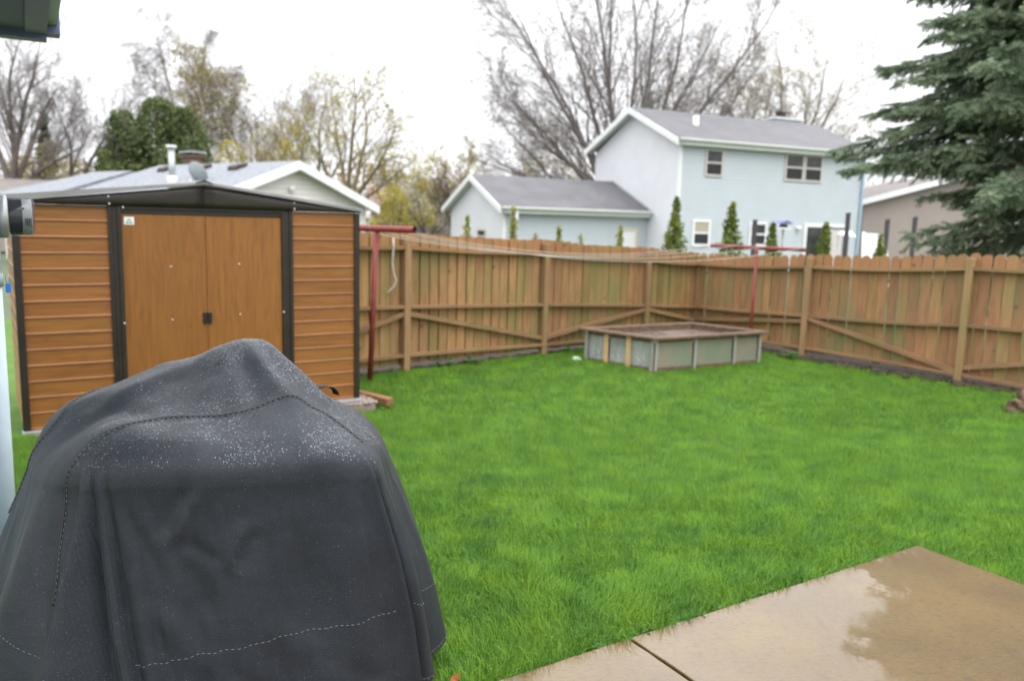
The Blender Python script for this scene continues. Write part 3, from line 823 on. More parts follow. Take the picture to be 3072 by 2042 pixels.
cap = MB().prism([(CXs - 0.07, PK + 0.008), (CXs, PK + 0.034), (CXs + 0.07, PK + 0.008), (CXs + 0.07, PK + 0.0), (CXs, PK + 0.022), (CXs - 0.07, PK)], 'y', -0.075, SH_D + 0.06)
link('ridge_cap', cap.mesh('ridge_cap', M['shed_brown']), shed)
sbox('sill', M['galv'], -0.03, SH_W + 0.03, -0.07, 0.02, -0.03, 0.0, bw=0.004)
# gravel pad under and beside the shed
gr = MB()
gr.box(0.04, SH_W + 0.14, -0.16, SH_D + 0.03, -0.25, -0.034)
pad = link('gravel_pad', gr.mesh('gravel_pad', M['gravel']), None, SH_O, (0, 0, SH_A))
tag(pad, kind='structure')
n = 1500
gxs = rng.uniform(0.05, SH_W + 0.16, n); gys = rng.uniform(-0.18, 0.02, n)
sel = rng.random(n) < 0.35
gxs = np.where(sel, rng.uniform(SH_W, SH_W + 0.17, n), gxs); gys = np.where(sel, rng.uniform(-0.18, 1.2, n), gys)
wx = SH_O.x + gxs * SH_X.x + gys * SH_Y.x; wy = SH_O.y + gxs * SH_X.y + gys * SH_Y.y
V, F = scatter_blobs(np.stack([wx, wy, np.full(n, SH_O.z - 0.03)], 1), rng.uniform(0.006, 0.016, n), 0.8)
tag(link('gravel', np_mesh('gravel', V, F, M['gravel'])), 'pinkish gravel bedding along the foot of the shed', 'gravel', kind='stuff')
tb = MB().box(0, 0.62, -0.045, 0.045, 0, 0.085)
to = link('landscape_timber', tb.mesh('landscape_timber', M['timber']), None, (-1.72, 8.68, -0.32), (0, 0, math.atan2(8.36 - 8.66, -1.24 + 1.60) ))
bevel(to, 0.01, 2)
tag(to, 'short brown landscape timber lying in the grass at the shed corner', 'timber')

# ------------------------------------------------------------------ covered barbecue grill
E_ = [(-1.215, 2.31, .895), (-.955, 2.30, .918), (-.71, 2.36, .920), (-.455, 2.45, .908), (-.455, 2.62, .892), (-.48, 2.83, .870), (-.57, 3.02, .90),
      (-.82, 3.12, 1.00), (-1.10, 3.10, 1.03), (-1.40, 3.02, .96), (-1.615, 2.88, .935), (-1.585, 2.68, .845), (-1.40, 2.43, .86)]
M_ = [(-1.165, 2.25, .50), (-.93, 2.27, .5), (-.66, 2.34, .5), (-.345, 2.45, .5), (-.325, 2.62, .5), (-.325, 2.82, .5), (-.43, 3.05, .5),
      (-.80, 3.18, .5), (-1.10, 3.17, .5), (-1.45, 3.10, .5), (-1.70, 2.92, .5), (-1.69, 2.60, .48), (-1.41, 2.25, .52)]
H_ = [(-1.08, 2.19, .07), (-.87, 2.23, .08), (-.62, 2.31, .09), (-.285, 2.47, .09), (-.25, 2.63, .10), (-.232, 2.85, .12), (-.36, 3.10, .10),
      (-.80, 3.24, .08), (-1.10, 3.24, .08), (-1.50, 3.16, .08), (-1.80, 2.95, .08), (-1.80, 2.53, .07), (-1.40, 2.08, .06)]
def cr(ctrl, n):
    """closed Catmull-Rom through ctrl, n samples per span (tension keeps corners a little tight)"""
    C = np.array(ctrl); k = len(C); out = []
    u = np.linspace(0, 1, n, endpoint=False)[:, None]
    for i in range(k):
        p0, p1, p2, p3 = C[(i - 1) % k], C[i], C[(i + 1) % k], C[(i + 2) % k]
        t1, t2 = (p2 - p0) * 0.5, (p3 - p1) * 0.5
        out.append((2 * u**3 - 3 * u**2 + 1) * p1 + (u**3 - 2 * u**2 + u) * t1 + (-2 * u**3 + 3 * u**2) * p2 + (u**3 - u**2) * t2)
    return np.concatenate(out)
NS = 36
RE, RM, RH = cr(E_, NS), cr(M_, NS), cr(H_, NS)
NR = len(RE)
# thin-plate surface for the top, through points of the hood, the shelves and the rim
TP = np.array([(-.981, 2.88, 1.166), (-.904, 3.0, 1.142), (-.81, 3.02, 1.055), (-.737, 3.0, .985), (-1.298, 2.95, 1.055), (-1.451, 2.9, .985),
               (-.711, 2.62, 1.028), (-.855, 2.55, .990), (-1.105, 2.5, .978), (-1.182, 2.45, .965), (-1.256, 2.4, .925), (-.52, 2.62, .930), (-.58, 2.8, .925),
               (-1.045, 2.72, 1.050), (-1.50, 2.72, .945), (-1.35, 2.62, .955), (-.86, 2.76, 1.105), (-.70, 2.80, 1.03), (-1.18, 2.80, 1.06), (-.95, 2.40, .945), (-.70, 2.45, .955),
               (-.56, 2.52, .945)])
TP = np.concatenate([TP, np.array(E_)])
def tps(r): return np.where(r > 1e-9, r * r * np.log(np.maximum(r, 1e-9)), 0)
K = tps(np.linalg.norm(TP[:, None, :2] - TP[None, :, :2], axis=2)) + np.eye(len(TP)) * 2e-4
Pm = np.c_[np.ones(len(TP)), TP[:, :2]]
A = np.block([[K, Pm], [Pm.T, np.zeros((3, 3))]])
sol = np.linalg.solve(A, np.r_[TP[:, 2], 0, 0, 0])
def topz(x, y):
    r = np.sqrt((x[:, None] - TP[None, :, 0]) ** 2 + (y[:, None] - TP[None, :, 1]) ** 2)
    z = tps(r) @ sol[:len(TP)] + sol[-3] + sol[-2] * x + sol[-1] * y
    def ridge(p0, p1, w, amp):
        p0, p1 = np.array(p0), np.array(p1); d = p1 - p0; L = np.linalg.norm(d); d /= L
        t = ((x - p0[0]) * d[0] + (y - p0[1]) * d[1]) / L
        q = np.abs(-(x - p0[0]) * d[1] + (y - p0[1]) * d[0])
        return amp * np.exp(-(q / w) ** 2) * np.clip(np.sin(np.pi * np.clip(t, 0, 1)), 0, 1) ** 0.7
    z = z + ridge((-.96, 2.90), (-.68, 2.58), .035, .016) + ridge((-.93, 2.95), (-.52, 2.66), .035, .022) - ridge((-.90, 2.86), (-.62, 2.60), .03, .014)
    z = z - ridge((-.98, 2.86), (-.80, 2.56), .04, .012) + ridge((-1.0, 2.86), (-1.02, 2.5), .05, .008) + ridge((-1.05, 2.9), (-1.42, 2.62), .05, .012) - ridge((-1.1, 2.84), (-1.45, 2.5), .05, .010)
    z = z + ridge((-1.1, 2.5), (-1.5, 2.75), .04, -.010) + 0.016 * (vnoise(x * 6.3 + 2, y * 6.3) - .5) + 0.008 * (vnoise(x * 15, y * 15) - .5)
    return z
cen = np.array([-.98, 2.72])
rows = []
NT = 44
for i in range(NT):
    s = 1 - (i + 0.0) / NT            # 1 = rim, ->0 = centre
    if i == NT - 1: s = 0.0004
    xy = cen + (RE[:, :2] - cen) * s
    z = topz(xy[:, 0], xy[:, 1])
    rows.append(np.c_[xy, z])
top_rows = rows[::-1]                  # centre first
rim = top_rows[-1].copy()
# skirt with folds: (station position, width, amplitude, start t)
ND = 100
par = np.arange(NR) / NS
outv = RM - np.array([cen[0], cen[1], 0]); outv[:, 2] = 0; outv /= np.linalg.norm(outv, axis=1)[:, None]
# folds: station at the rim, station at the hem, widths, depth, where it starts, sharp crest or soft roll
folds = [(-0.02, -0.60, .06, .21, .062, .015, 0), (0.00, -0.20, .04, .11, -.040, .03, 0), (0.075, .07, .035, .06, .026, .01, 1), (0.16, .17, .04, .07, -.022, .02, 0), (0.30, .42, .08, .14, .012, .06, 0),
         (-0.45, -1.02, .12, .17, -.026, .10, 0), (-0.9, -1.35, .12, .16, .020, .15, 0),
         (2.50, 1.80, .16, .30, -.018, .03, 0), (2.72, 2.25, .12, .22, .014, .05, 0), (1.80, 1.35, .14, .22, .010, .08, 0), (1.1, .95, .15, .2, -.009, .25, 0), (.75, .62, .12, .16, .008, .2, 0),
         (2.86, 2.78, .06, .10, -.014, .04, 0), (3.0, 3.04, .045, .07, .036, .02, 1), (3.11, 3.20, .05, .12, -.040, .05, 0), (3.4, 3.55, .12, .18, .018, .12, 0), (3.9, 4.0, .2, .25, -.014, .15, 0),
         (4.5, 4.6, .2, .28, .016, .2, 0), (5.1, 5.2, .2, .3, -.016, .2, 0), (5.7, 5.7, .25, .3, .016, .2, 0),
         (7.0, 7.0, .2, .3, .02, .2, 0), (8.2, 8.2, .2, .3, -.02, .2, 0), (9.3, 9.3, .2, .3, .02, .2, 0), (10.4, 10.4, .2, .3, -.02, .2, 0), (11.0, 11.1, .15, .2, .022, .15, 0), (11.5, 11.5, .12, .18, -.022, .15, 0)]
skirt = []
for j in range(1, ND + 1):
    t = j / ND
    # quadratic through rim (t=0), middle (t=.5), hem (t=1), with the rim falling away smoothly
    a, b, c = 2 * (t - .5) * (t - 1), -4 * t * (t - 1), 2 * t * (t - .5)
    P = rim * a + RM * b + RH * c
    bulge = 0.022 * math.exp(-(t / 0.10) ** 2) * (1 - math.exp(-(t / 0.025) ** 2))
    P = P + outv * bulge
    for (c0, c1, w0, w1, amp, t0, sharp) in folds:
        d = (par - (c0 + (c1 - c0) * t) + 6.5) % 13 - 6.5
        g = min(1, max(0, (t - t0) / 0.42)) ** 0.75
        wd = w0 + (w1 - w0) * t
        prof = np.maximum(0, 1 - np.abs(d) / (wd * 1.6)) ** 1.5 if sharp else np.exp(-(d / wd) ** 2)
        P = P + outv * (amp * g * prof)[:, None]
    # soft diagonal creases pressed in the front panel
    fx = par; z = P[:, 2]
    def crease(u0, z0, u1, z1, w, amp):
        du, dz = (u1 - u0) * 0.28, z1 - z0; L = math.hypot(du, dz)
        q = (fx - u0) * 0.28; r = z - z0
        tt = (q * du + r * dz) / (L * L); qq = np.abs(-q * dz + r * du) / L
        return amp * np.exp(-(qq / w) ** 2) * np.clip(np.minimum(tt, 1 - tt) * 4, 0, 1)
    dd = crease(1.20, .83, .82, .64, .024, .010) + crease(1.08, .84, .72, .66, .03, -.008) + crease(.92, .67, 1.40, .585, .026, -.006) \
        + crease(1.66, .72, 1.40, .56, .028, .008) + crease(1.76, .70, 1.52, .56, .03, -.007) + crease(1.0, .62, 1.2, .42, .03, -.006) \
        + crease(.28, .80, .85, .50, .035, -.009) + crease(.36, .80, 1.0, .45, .035, .007) + crease(.5, .50, 1.3, .22, .045, .008) + crease(1.7, .42, 2.5, .18, .05, .010) + crease(1.2, .30, 1.9, .10, .035, -.008) + crease(2.1, .30, 2.8, .14, .035, -.008)
    P = P + outv * dd[:, None] + outv * (min(1, t * 5) * (0.011 * (vnoise(par * 2.3 + 7, t * 1.7 + 0 * par) - .5) + 0.008 * (vnoise(par * 6 + 3, t * 3.1 + 0 * par) - .5) + 0.004 * (vnoise(par * 13, t * 8 + 0 * par) - .5)))[:, None]
    skirt.append(P)
allrows = np.array(top_rows + skirt)   # rows x NR x 3
# a little smoothing over the rim
ri = len(top_rows) - 1
for it in range(60):
    B = allrows.copy()
    for k in range(ri - 6, ri + 11):
        B[k] = allrows[k] * .5 + (allrows[k - 1] + allrows[k + 1]) * .25
    allrows = B
NRW = len(allrows)
Vc = allrows.reshape(-1, 3)
a = np.arange(NRW - 1)[:, None] * NR + np.arange(NR)[None]; b = np.arange(NRW - 1)[:, None] * NR + (np.arange(NR)[None] + 1) % NR
Fc = np.stack([a, a + NR, b + NR, b], -1).reshape(-1, 4)
def cover_mat():
    m = bpy.data.materials.new('ripstop_cover'); m.use_nodes = True
    n, l = m.node_tree.nodes, m.node_tree.links
    b = n['Principled BSDF']
    uv = n.new('ShaderNodeUVMap')
    sep = n.new('ShaderNodeSeparateXYZ'); l.new(uv.outputs[0], sep.inputs[0])
    def math_(op, a, c=None):
        x = n.new('ShaderNodeMath'); x.operation = op
        for i, v in enumerate((a, c)):
            if v is None: continue
            if isinstance(v, (int, float)): x.inputs[i].default_value = v
            else: l.new(v, x.inputs[i])
        return x.outputs[0]
    def line(s):
        return math_('LESS_THAN', math_('PINGPONG', math_('MULTIPLY', s, 1 / 0.0048), 0.5), 0.13)
    grid = math_('MAXIMUM', line(sep.outputs[0]), line(sep.outputs[1]))
    geo = n.new('ShaderNodeNewGeometry')
    def nz(s, d, st=(1, 1, 1)):
        mp = n.new('ShaderNodeMapping'); mp.inputs['Scale'].default_value = st
        l.new(uv.outputs[0], mp.inputs['Vector'])
        x = n.new('ShaderNodeTexNoise'); x.inputs['Scale'].default_value = s; x.inputs['Detail'].default_value = d
        l.new(mp.outputs[0], x.inputs['Vector']); return x.outputs['Fac']
    mr = n.new('ShaderNodeMapRange'); mr.inputs['From Min'].default_value = 0.3; mr.inputs['From Max'].default_value = 0.7
    mr.inputs['To Min'].default_value = 0.0; mr.inputs['To Max'].default_value = 1.0
    l.new(nz(9, 6), mr.inputs['Value'])
    mx = n.new('ShaderNodeMix'); mx.data_type = 'RGBA'
    mx.inputs[6].default_value = (0.0074, 0.0092, 0.0128, 1); mx.inputs[7].default_value = (0.0122, 0.0147, 0.0192, 1)
    l.new(mr.outputs[0], mx.inputs[0])
    m2 = n.new('ShaderNodeMix'); m2.data_type = 'RGBA'; m2.inputs[7].default_value = (0.024, 0.031, 0.044, 1)
    l.new(mx.outputs[2], m2.inputs[6]); l.new(math_('MULTIPLY', grid, 0.4), m2.inputs[0])
    m3 = n.new('ShaderNodeMix'); m3.data_type = 'RGBA'; m3.inputs[7].default_value = (0.065, 0.072, 0.082, 1)
    l.new(m2.outputs[2], m3.inputs[6])
    sp = n.new('ShaderNodeMapRange'); sp.inputs['From Min'].default_value = 0.62; sp.inputs['From Max'].default_value = 0.74
    l.new(nz(230, 2), sp.inputs['Value']); l.new(math_('MULTIPLY', sp.outputs[0], 0.85), m3.inputs[0])
    l.new(m3.outputs[2], b.inputs['Base Color'])
    b.inputs['Roughness'].default_value = 0.46
    b.inputs['Specular IOR Level'].default_value = 0.40
    b.inputs['Specular Tint'].default_value = (0.90, 0.945, 1.0, 1)
    b.inputs['Sheen Weight'].default_value = 0.05
    b.inputs['Sheen Roughness'].default_value = 0.4
    bp = n.new('ShaderNodeBump'); bp.inputs['Strength'].default_value = 0.5; bp.inputs['Distance'].default_value = 0.002
    l.new(math_('ADD', math_('MULTIPLY', grid, 0.6), nz(420, 2)), bp.inputs['Height'])
    b2 = n.new('ShaderNodeBump'); b2.inputs['Strength'].default_value = 0.35; b2.inputs['Distance'].default_value = 0.012
    l.new(nz(11, 5), b2.inputs['Height']); l.new(bp.outputs[0], b2.inputs['Normal'])
    l.new(b2.outputs[0], b.inputs['Normal'])
    return m
M['cover'] = cover_mat()
cover_me = np_mesh('cover_cloth', Vc, Fc, M['cover'], True)
uvl = cover_me.uv_layers.new(name='UVMap')
arc = np.concatenate([[0], np.cumsum(np.linalg.norm(np.diff(RM, axis=0), axis=1))])
vl = np.concatenate([np.zeros((1, NR)), np.cumsum(np.linalg.norm(np.diff(allrows, axis=0), axis=2), axis=0)])
vmean = vl.mean(axis=1)
uvs = np.zeros((NRW, NR, 2)); uvt = np.zeros((NRW, NR, 2))
uvs[..., 0] = arc[None]; uvs[..., 1] = vmean[:, None] - vmean[ri]
uvt[..., 0] = allrows[..., 0] + 3; uvt[..., 1] = allrows[..., 1]
fl_ = Fc.ravel()                                            # loops follow the faces row by row
band = np.repeat(np.arange(len(Fc)) // NR, 4)
uvl.data.foreach_set('uv', np.where((band < ri)[:, None], uvt.reshape(-1, 2)[fl_], uvs.reshape(-1, 2)[fl_]).astype(np.float32).ravel())
grill = thing('covered_grill', 'grey ripstop barbecue grill cover beaded with rain, in the foreground', 'grill cover', (-1.0, 2.7, 0.0))
gl = (1.0, -2.7, 0.0)
cv = link('cover_cloth', cover_me, grill, gl)
bvh = BVHTree.FromPolygons([tuple(v) for v in Vc], [tuple(int(i) for i in f) for f in Fc])
def on_cloth(pts, off, step=0.004):
    """densify a polyline, drop it on the cloth, lift it by off along the normal"""
    P = [Vector(p) for p in pts]
    # smooth it first (Catmull-Rom)
    C = [P[0]] + P + [P[-1]]
    dense = []
    for i in range(1, len(C) - 2):
        p0, p1, p2, p3 = C[i - 1], C[i], C[i + 1], C[i + 2]
        k = max(2, int((p2 - p1).length / step))
        for j in range(k):
            u = j / k
            dense.append(0.5 * ((2 * p1) + (p2 - p0) * u + (2 * p0 - 5 * p1 + 4 * p2 - p3) * u * u + (3 * p1 - p0 - 3 * p2 + p3) * u ** 3))
    dense.append(P[-1])
    res = []
    for p in dense:
        q, nrm, _, _ = bvh.find_nearest(p)
        if nrm.dot(q - Vector((-1.0, 2.72, 0.3))) < 0: nrm = -nrm
        res.append((q + nrm * off, nrm))
    return res
def clothpt(u, t):
    """u = station along the skirt, t = 0 at the rim, 1 at the hem"""
    k = ri + t * ND; i0 = int(min(NRW - 1, math.floor(k)))
    c = (u % 13) * NS; c0 = int(c) % NR; c1 = (c0 + 1) % NR; f = c - int(c)
    return Vector(allrows[i0, c0] * (1 - f) + allrows[i0, c1] * f)
M['stitch'] = mat('pale_stitching', (0.22, 0.235, 0.26), rough=0.7)
M['piping'] = mat('cover_piping', (0.014, 0.016, 0.02), rough=0.5)
M['strap'] = mat('webbing_strap', (0.015, 0.016, 0.02), rough=0.7)
def seam(pts, piping=0.0042, shift=0.006, dash=True):
    path = on_cloth(pts, 0.001)
    if piping:
        m = MB().tube([p for p, _ in path[::2]], piping, 6)
        s = link('seam_piping', m.mesh('seam_piping', M['piping'], True), grill, gl)
    if not dash: return
    m = MB(); i = 0
    while i + 3 < len(path):
        d = []
        for j in (i, i + 1, i + 2):
            p, nn = path[j]
            tan = (path[j + 1][0] - path[j][0])
            side = tan.cross(nn).normalized() if tan.length > 1e-6 else Vector((0, 0, 0))
            d.append(p + side * (shift if piping else 0) + nn * 0.0006)
        m.tube(d, 0.00075, 4)
        i += 4
    return tag(link('stitching', m.mesh('stitching', M['stitch'], True), grill, gl), kind='stuff')
s2 = [(-.455, 2.55, .93), (-.56, 2.60, .97), (-.711, 2.62, 1.03), (-.855, 2.55, .995), (-1.0, 2.52, .985), (-1.105, 2.50, .98), (-1.182, 2.45, .968), (-1.256, 2.40, .925),
      clothpt(12.56, .03), clothpt(12.50, .10), clothpt(12.46, .20), clothpt(12.43, .32), clothpt(12.41, .44), clothpt(12.40, .54)]
seam(s2, shift=-0.006)
seam([(-1.33, 2.97, 1.03), (-1.42, 2.92, .99), (-1.50, 2.82, .96), (-1.53, 2.72, .93), (-1.56, 2.68, .87), (-1.595, 2.66, .80), (-1.63, 2.64, .70), (-1.66, 2.62, .60)], shift=-0.006)
seam([(-.90, 3.02, 1.13), (-.80, 3.04, 1.05), (-.70, 3.02, .97), (-.60, 3.0, .92)], piping=0.003)
def at_height(u, z):
    return clothpt(u, min((k / 100 for k in range(101)), key=lambda t: abs(clothpt(u, t).z - z)))
hem_pts = [at_height(u, .285 + .098 * (u / 3) ** .9) for u in np.linspace(.14, 2.95, 30)]
seam(hem_pts, piping=0)
seam([clothpt(u, t) for u, t in ((3.05, .63), (3.4, .66), (3.9, .68), (4.5, .70), (5.2, .72))], piping=0)
seam([clothpt(0.06, t) for t in (.06, .25, .45, .65, .85, .99)], piping=0.002, dash=False)
seam([clothpt(3.04, t) for t in (.10, .3, .5, .7, .9, .99)], piping=0.002, dash=False)
seam([clothpt(u, .985) for u in (3.1, 3.6, 4.2, 4.8, 5.4)], piping=0.0022, shift=0.004)
seam([clothpt(u, t) for u, t in ((12.3, .70), (12.0, .68), (11.6, .62), (11.3, .58))], piping=0)
# carrying loop on the right end of the hood
lp = MB()
base = Vector((-.665, 2.86, 0.99)); q, _, _, _ = bvh.find_nearest(base); base = q
for i in range(13):
    t = math.pi * i / 12
    c = base + Vector((0.040 * -math.cos(t), 0.02 * -math.cos(t), 0.036 * math.sin(t) - 0.004))
    for s_ in (-0.02, 0.02):
        lp.v.append(tuple(c + Vector((s_ * 0.7, -s_ * 0.7, 0))))
for i in range(12): lp.f.append((2 * i, 2 * i + 1, 2 * i + 3, 2 * i + 2))
lo = link('carry_loop', lp.mesh('carry_loop', M['strap'], True), grill, gl)
md = lo.modifiers.new('s', 'SOLIDIFY'); md.thickness = 0.002
# rain drops: flattened beads on the upward cloth, a few on the folds
fn = np.cross(Vc[Fc[:, 1]] - Vc[Fc[:, 0]], Vc[Fc[:, 3]] - Vc[Fc[:, 0]]); fa_ = np.linalg.norm(fn, axis=1) + 1e-12
fn /= fa_[:, None]
fc = Vc[Fc].mean(axis=1)
flip = np.sign(((fc - np.array([-1.0, 2.72, .3])) * fn).sum(1)); fn *= flip[:, None]
wgt = fa_ * (fc[:, 1] < 3.2) * (np.clip(fn[:, 2] - 0.30, 0, 1) ** 0.7 + 0.015)
wgt *= np.clip((vnoise(fc[:, 0] * 9 + 40, fc[:, 1] * 9) - 0.2) * 2.4, 0.06, 1) * (0.25 + 0.75 * (fc[:, 0] > -1.30)) * (fc[:, 1] < 3.05)
wgt /= wgt.sum()
nd = 19000
pick = rng.choice(len(Fc), nd, p=wgt)
u, v = rng.random((2, nd, 1))
q = Vc[Fc[pick]]
P = q[:, 0] * (1 - u) * (1 - v) + q[:, 1] * u * (1 - v) + q[:, 2] * u * v + q[:, 3] * (1 - u) * v
N = fn[pick]
S = 0.0006 + 0.0017 * rng.random(nd) ** 2.5
S = np.where(N[:, 2] < 0.5, np.minimum(S, 0.0011), S)
tn = np.cross(N, np.array([0.3, 0.8, 0.1])); tn /= np.linalg.norm(tn, axis=1)[:, None]
bn = np.cross(N, tn)
ex = rng.uniform(0.8, 1.9, nd)
cap_v = np.array([(math.cos(k * math.pi / 3), math.sin(k * math.pi / 3), 0) for k in range(6)] + [(0, 0, 1.0)]); cap_f = np.array([(k, (k + 1) % 6, 6) for k in range(6)])
loc = cap_v[None] * np.array([1, 1, 0.6])
V = P[:, None, :] + S[:, None, None] * (loc[..., 0:1] * ex[:, None, None] * tn[:, None, :] + loc[..., 1:2] * bn[:, None, :] + loc[..., 2:3] * N[:, None, :])
F = cap_f[None] + (np.arange(nd) * len(cap_v))[:, None, None]
M['water'] = mat('rain_bead', (0.012, 0.014, 0.017), (0.13, 0.145, 0.17), scale=170, lo=0.42, hi=0.56, detail=1, rough=0.08, spec=0.9, world=True)  # pale and dark tones paint sky reflections into the bead colour
dr = link('rain_drops', np_mesh('rain_drops', V.reshape(-1, 3), F.reshape(-1, 3), M['water'], True), grill, gl)
dr['kind'] = 'stuff'
# grill body under the cloth: cart legs reach the ground
gb = MB().box(-1.15 + 1.0, -0.62 + 1.0, 2.55 - 2.7, 2.95 - 2.7, 0.35, 0.8)
link('firebox', gb.mesh('firebox', M['black']), grill)
for x in (-.12, .34):
    for y in (-.12, .22):
        link('leg', MB().box(x, x + .03, y, y + .03, -0.05, .35).mesh('leg', M['black']), grill)

# ------------------------------------------------------------------ electric meter on the house wall
WD = Vector((-0.55, 0.835, 0)).normalized()       # direction of the house wall, away from the camera
WN = Vector((WD.y, -WD.x, 0))                     # outward
mz = 1.58
mt = thing('electric_meter', 'grey electric meter box with glass dome at the left edge', 'electric meter', (-2.038, 3.32, 0), R(33))
bxo = link('meter_box', MB().box(-0.19, -0.046, -0.10, 0.10, 1.352, 1.742).mesh('meter_box', M['meter_grey']), mt); bevel(bxo, 0.006, 2)
link('box_cover_lip', MB().box(-0.0455, -0.038, -0.09, 0.09, 1.37, 1.725).mesh('box_cover_lip', M['meter_grey']), mt)
MX = -0.030
link('meter_ring', MB().lathe([(0.074, -0.010), (0.086, -0.008), (0.086, 0.022), (0.078, 0.024)], 32, (MX, 0, mz), 'x').mesh('meter_ring', M['galv'], True), mt)
link('meter_core', MB().lathe([(0.070, 0.030), (0.070, 0.073)], 32, (MX, 0, mz), 'x').mesh('meter_core', M['meter_dark'], True), mt)
link('meter_core', MB().lathe([(0.071, 0.073), (0.071, 0.104), (0.066, 0.108), (0.0, 0.109)], 32, (MX, 0, mz), 'x').mesh('meter_core', M['meter_face'], True), mt)
mk = MB()
for i in range(4): mk.box(MX + 0.082 + i * 0.006, MX + 0.085 + i * 0.006, -0.0725, -0.070, mz - 0.03 - 0.004 * i, mz - 0.005)
mk.box(MX + 0.073, MX + 0.080, -0.0725, -0.070, mz + 0.030, mz + 0.036)
mk.box(MX + 0.075, MX + 0.082, -0.0725, -0.070, mz - 0.056, mz - 0.050)
link('meter_marks', mk.mesh('meter_marks', M['meter_dark']), mt)
dome = MB().lathe([(0.078, 0.024), (0.0775, 0.100), (0.074, 0.112), (0.066, 0.1175), (0.0, 0.119), (0.0, 0.1165), (0.064, 0.115), (0.0725, 0.1085), (0.075, 0.099), (0.0755, 0.024)], 32, (MX, 0, mz), 'x')
link('glass_dome', dome.mesh('glass_dome', M['meter_glass'], True), mt)
tg = MB().box(-0.030, -0.012, -0.105, -0.097, 1.282, 1.320)
tgo = link('seal_tag', tg.mesh('seal_tag', M['blue_tag']), mt); bevel(tgo, 0.004, 2)
tgo['label'] = 'small blue plastic seal'
link('seal_wire', MB().tube([(-0.026, -0.101, 1.318), (-0.029, -0.102, 1.345), (-0.022, -0.102, 1.356), (-0.016, -0.101, 1.345), (-0.017, -0.101, 1.318)], 0.0012, 5).mesh('seal_wire', M['steel'], True), mt)
cd = MB().tube([(-0.08, 0, -0.1), (-0.08, 0, 1.30)], 0.040, 20)
link('conduit', cd.mesh('conduit', M['conduit'], True), mt)
link('conduit_collar', MB().tube([(-0.08, 0, 1.30), (-0.08, 0, 1.352)], 0.046, 20).mesh('conduit_collar', M['meter_grey'], True), mt)
hs = MB()
pts = [(-1.95 + 0.05 * math.cos(t), 3.22 - 0.02 * t / 6, 0.42 + 0.08 * math.sin(t)) for t in np.linspace(-2.4, 2.2, 24)]
hs.tube(pts, 0.008, 8)
tag(link('garden_hose', hs.mesh('garden_hose', M['hose'], True)), 'loop of green garden hose hanging beside the pale conduit', 'hose')

# the photographer's house: wall out of frame, eave corner at top left
hz = 2.60
own = thing('house_eave', 'blue-grey soffit and fascia of a house eave at the top left', 'eave', (-2.77, 5.01, 0))
e0 = Vector((0, 0, 0)); eR = Vector((0.55, -0.93, 0)).normalized(); eL = Vector((-1.0, -0.55, 0)).normalized()
def eave_slab(name, m, a0, a1, b0, b1, z0, z1):
    pts = [eR * a + eL * b for a, b in ((a0, b0), (a1, b0), (a1, b1), (a0, b1))]
    o = MB().poly([(p.x, p.y, z0) for p in pts] + [(p.x, p.y, z1) for p in pts],
                  [(3, 2, 1, 0), (4, 5, 6, 7), (0, 1, 5, 4), (1, 2, 6, 5), (2, 3, 7, 6), (3, 0, 4, 7)])
    return link(name, o.mesh(name, m), own)
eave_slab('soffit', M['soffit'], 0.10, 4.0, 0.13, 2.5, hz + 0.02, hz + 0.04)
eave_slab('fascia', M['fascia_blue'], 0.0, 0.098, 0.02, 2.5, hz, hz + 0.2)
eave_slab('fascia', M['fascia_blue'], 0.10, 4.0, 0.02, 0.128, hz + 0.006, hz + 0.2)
eave_slab('gutter_end', M['fascia_blue'], -0.02, 0.12, -0.05, 0.018, hz + 0.012, hz + 0.24)
eave_slab('drip_edge', M['own_wall'], 0.12, 4.0, -0.035, 0.018, hz + 0.06, hz + 0.16)
eave_slab('bracket', M['vent_dark'], -0.012, -0.002, 0.26, 0.275, hz - 0.006, hz + 0.05)
eave_slab('bracket', M['fascia_blue'], -0.011, 0.099, 0.02, 0.32, hz - 0.022, hz - 0.001)
eave_slab('roof_deck', M['shingle_grey'], -0.04, 4.0, -0.05, 2.5, hz + 0.245, hz + 0.30)
wl0 = Vector((-2.23, 3.30, 0)) - WD * 0.45
w1 = Vector((-2.23, 3.30, 0)) + WD * 1.2
inn = -WN * 0.12
wm = MB().poly([(p.x, p.y, z) for z in (-0.1, 2.60) for p in (wl0 - WN * .02, w1 - WN * .02, w1 + inn * 4, wl0 + inn * 4)],
               [(3, 2, 1, 0), (4, 5, 6, 7), (0, 1, 5, 4), (1, 2, 6, 5), (2, 3, 7, 6), (3, 0, 4, 7)])
wo_ = link('house_wall', wm.mesh('house_wall', M['own_wall']), own, (2.77, -5.01, 0))

# ------------------------------------------------------------------ clothesline
def clothes_pole(base, top, e0, e1, label, r):
    t = thing('clothesline_pole', label, 'clothesline pole', base, 0, 'red T-shaped clothesline poles')
    b = Vector(base)
    link('upright', MB().tube([Vector((0, 0, -0.1)), Vector(top) - b], r * 0.88, 16).mesh('upright', M['red_paint'], True), t)
    A, B = Vector(e0) - b, Vector(e1) - b
    m = MB(); d = (B - A).normalized()
    m.tube([A, B], r, 20, caps=False); m.tube([B, A], r * .86, 20, caps=False)
    link('crossbar', m.mesh('crossbar', M['red_paint'], True), t)
    link('bore', MB().tube([A + d * 0.05, B - d * 0.05], r * .85, 16).mesh('bore', M['pipe_dark'], True), t)
    return t
LB0, LB1 = Vector((-1.98, 10.02, 1.475)), Vector((-1.14, 9.36, 1.480))
RB0, RB1 = Vector((3.03, 12.72, 1.315)), Vector((4.33, 12.22, 1.30))
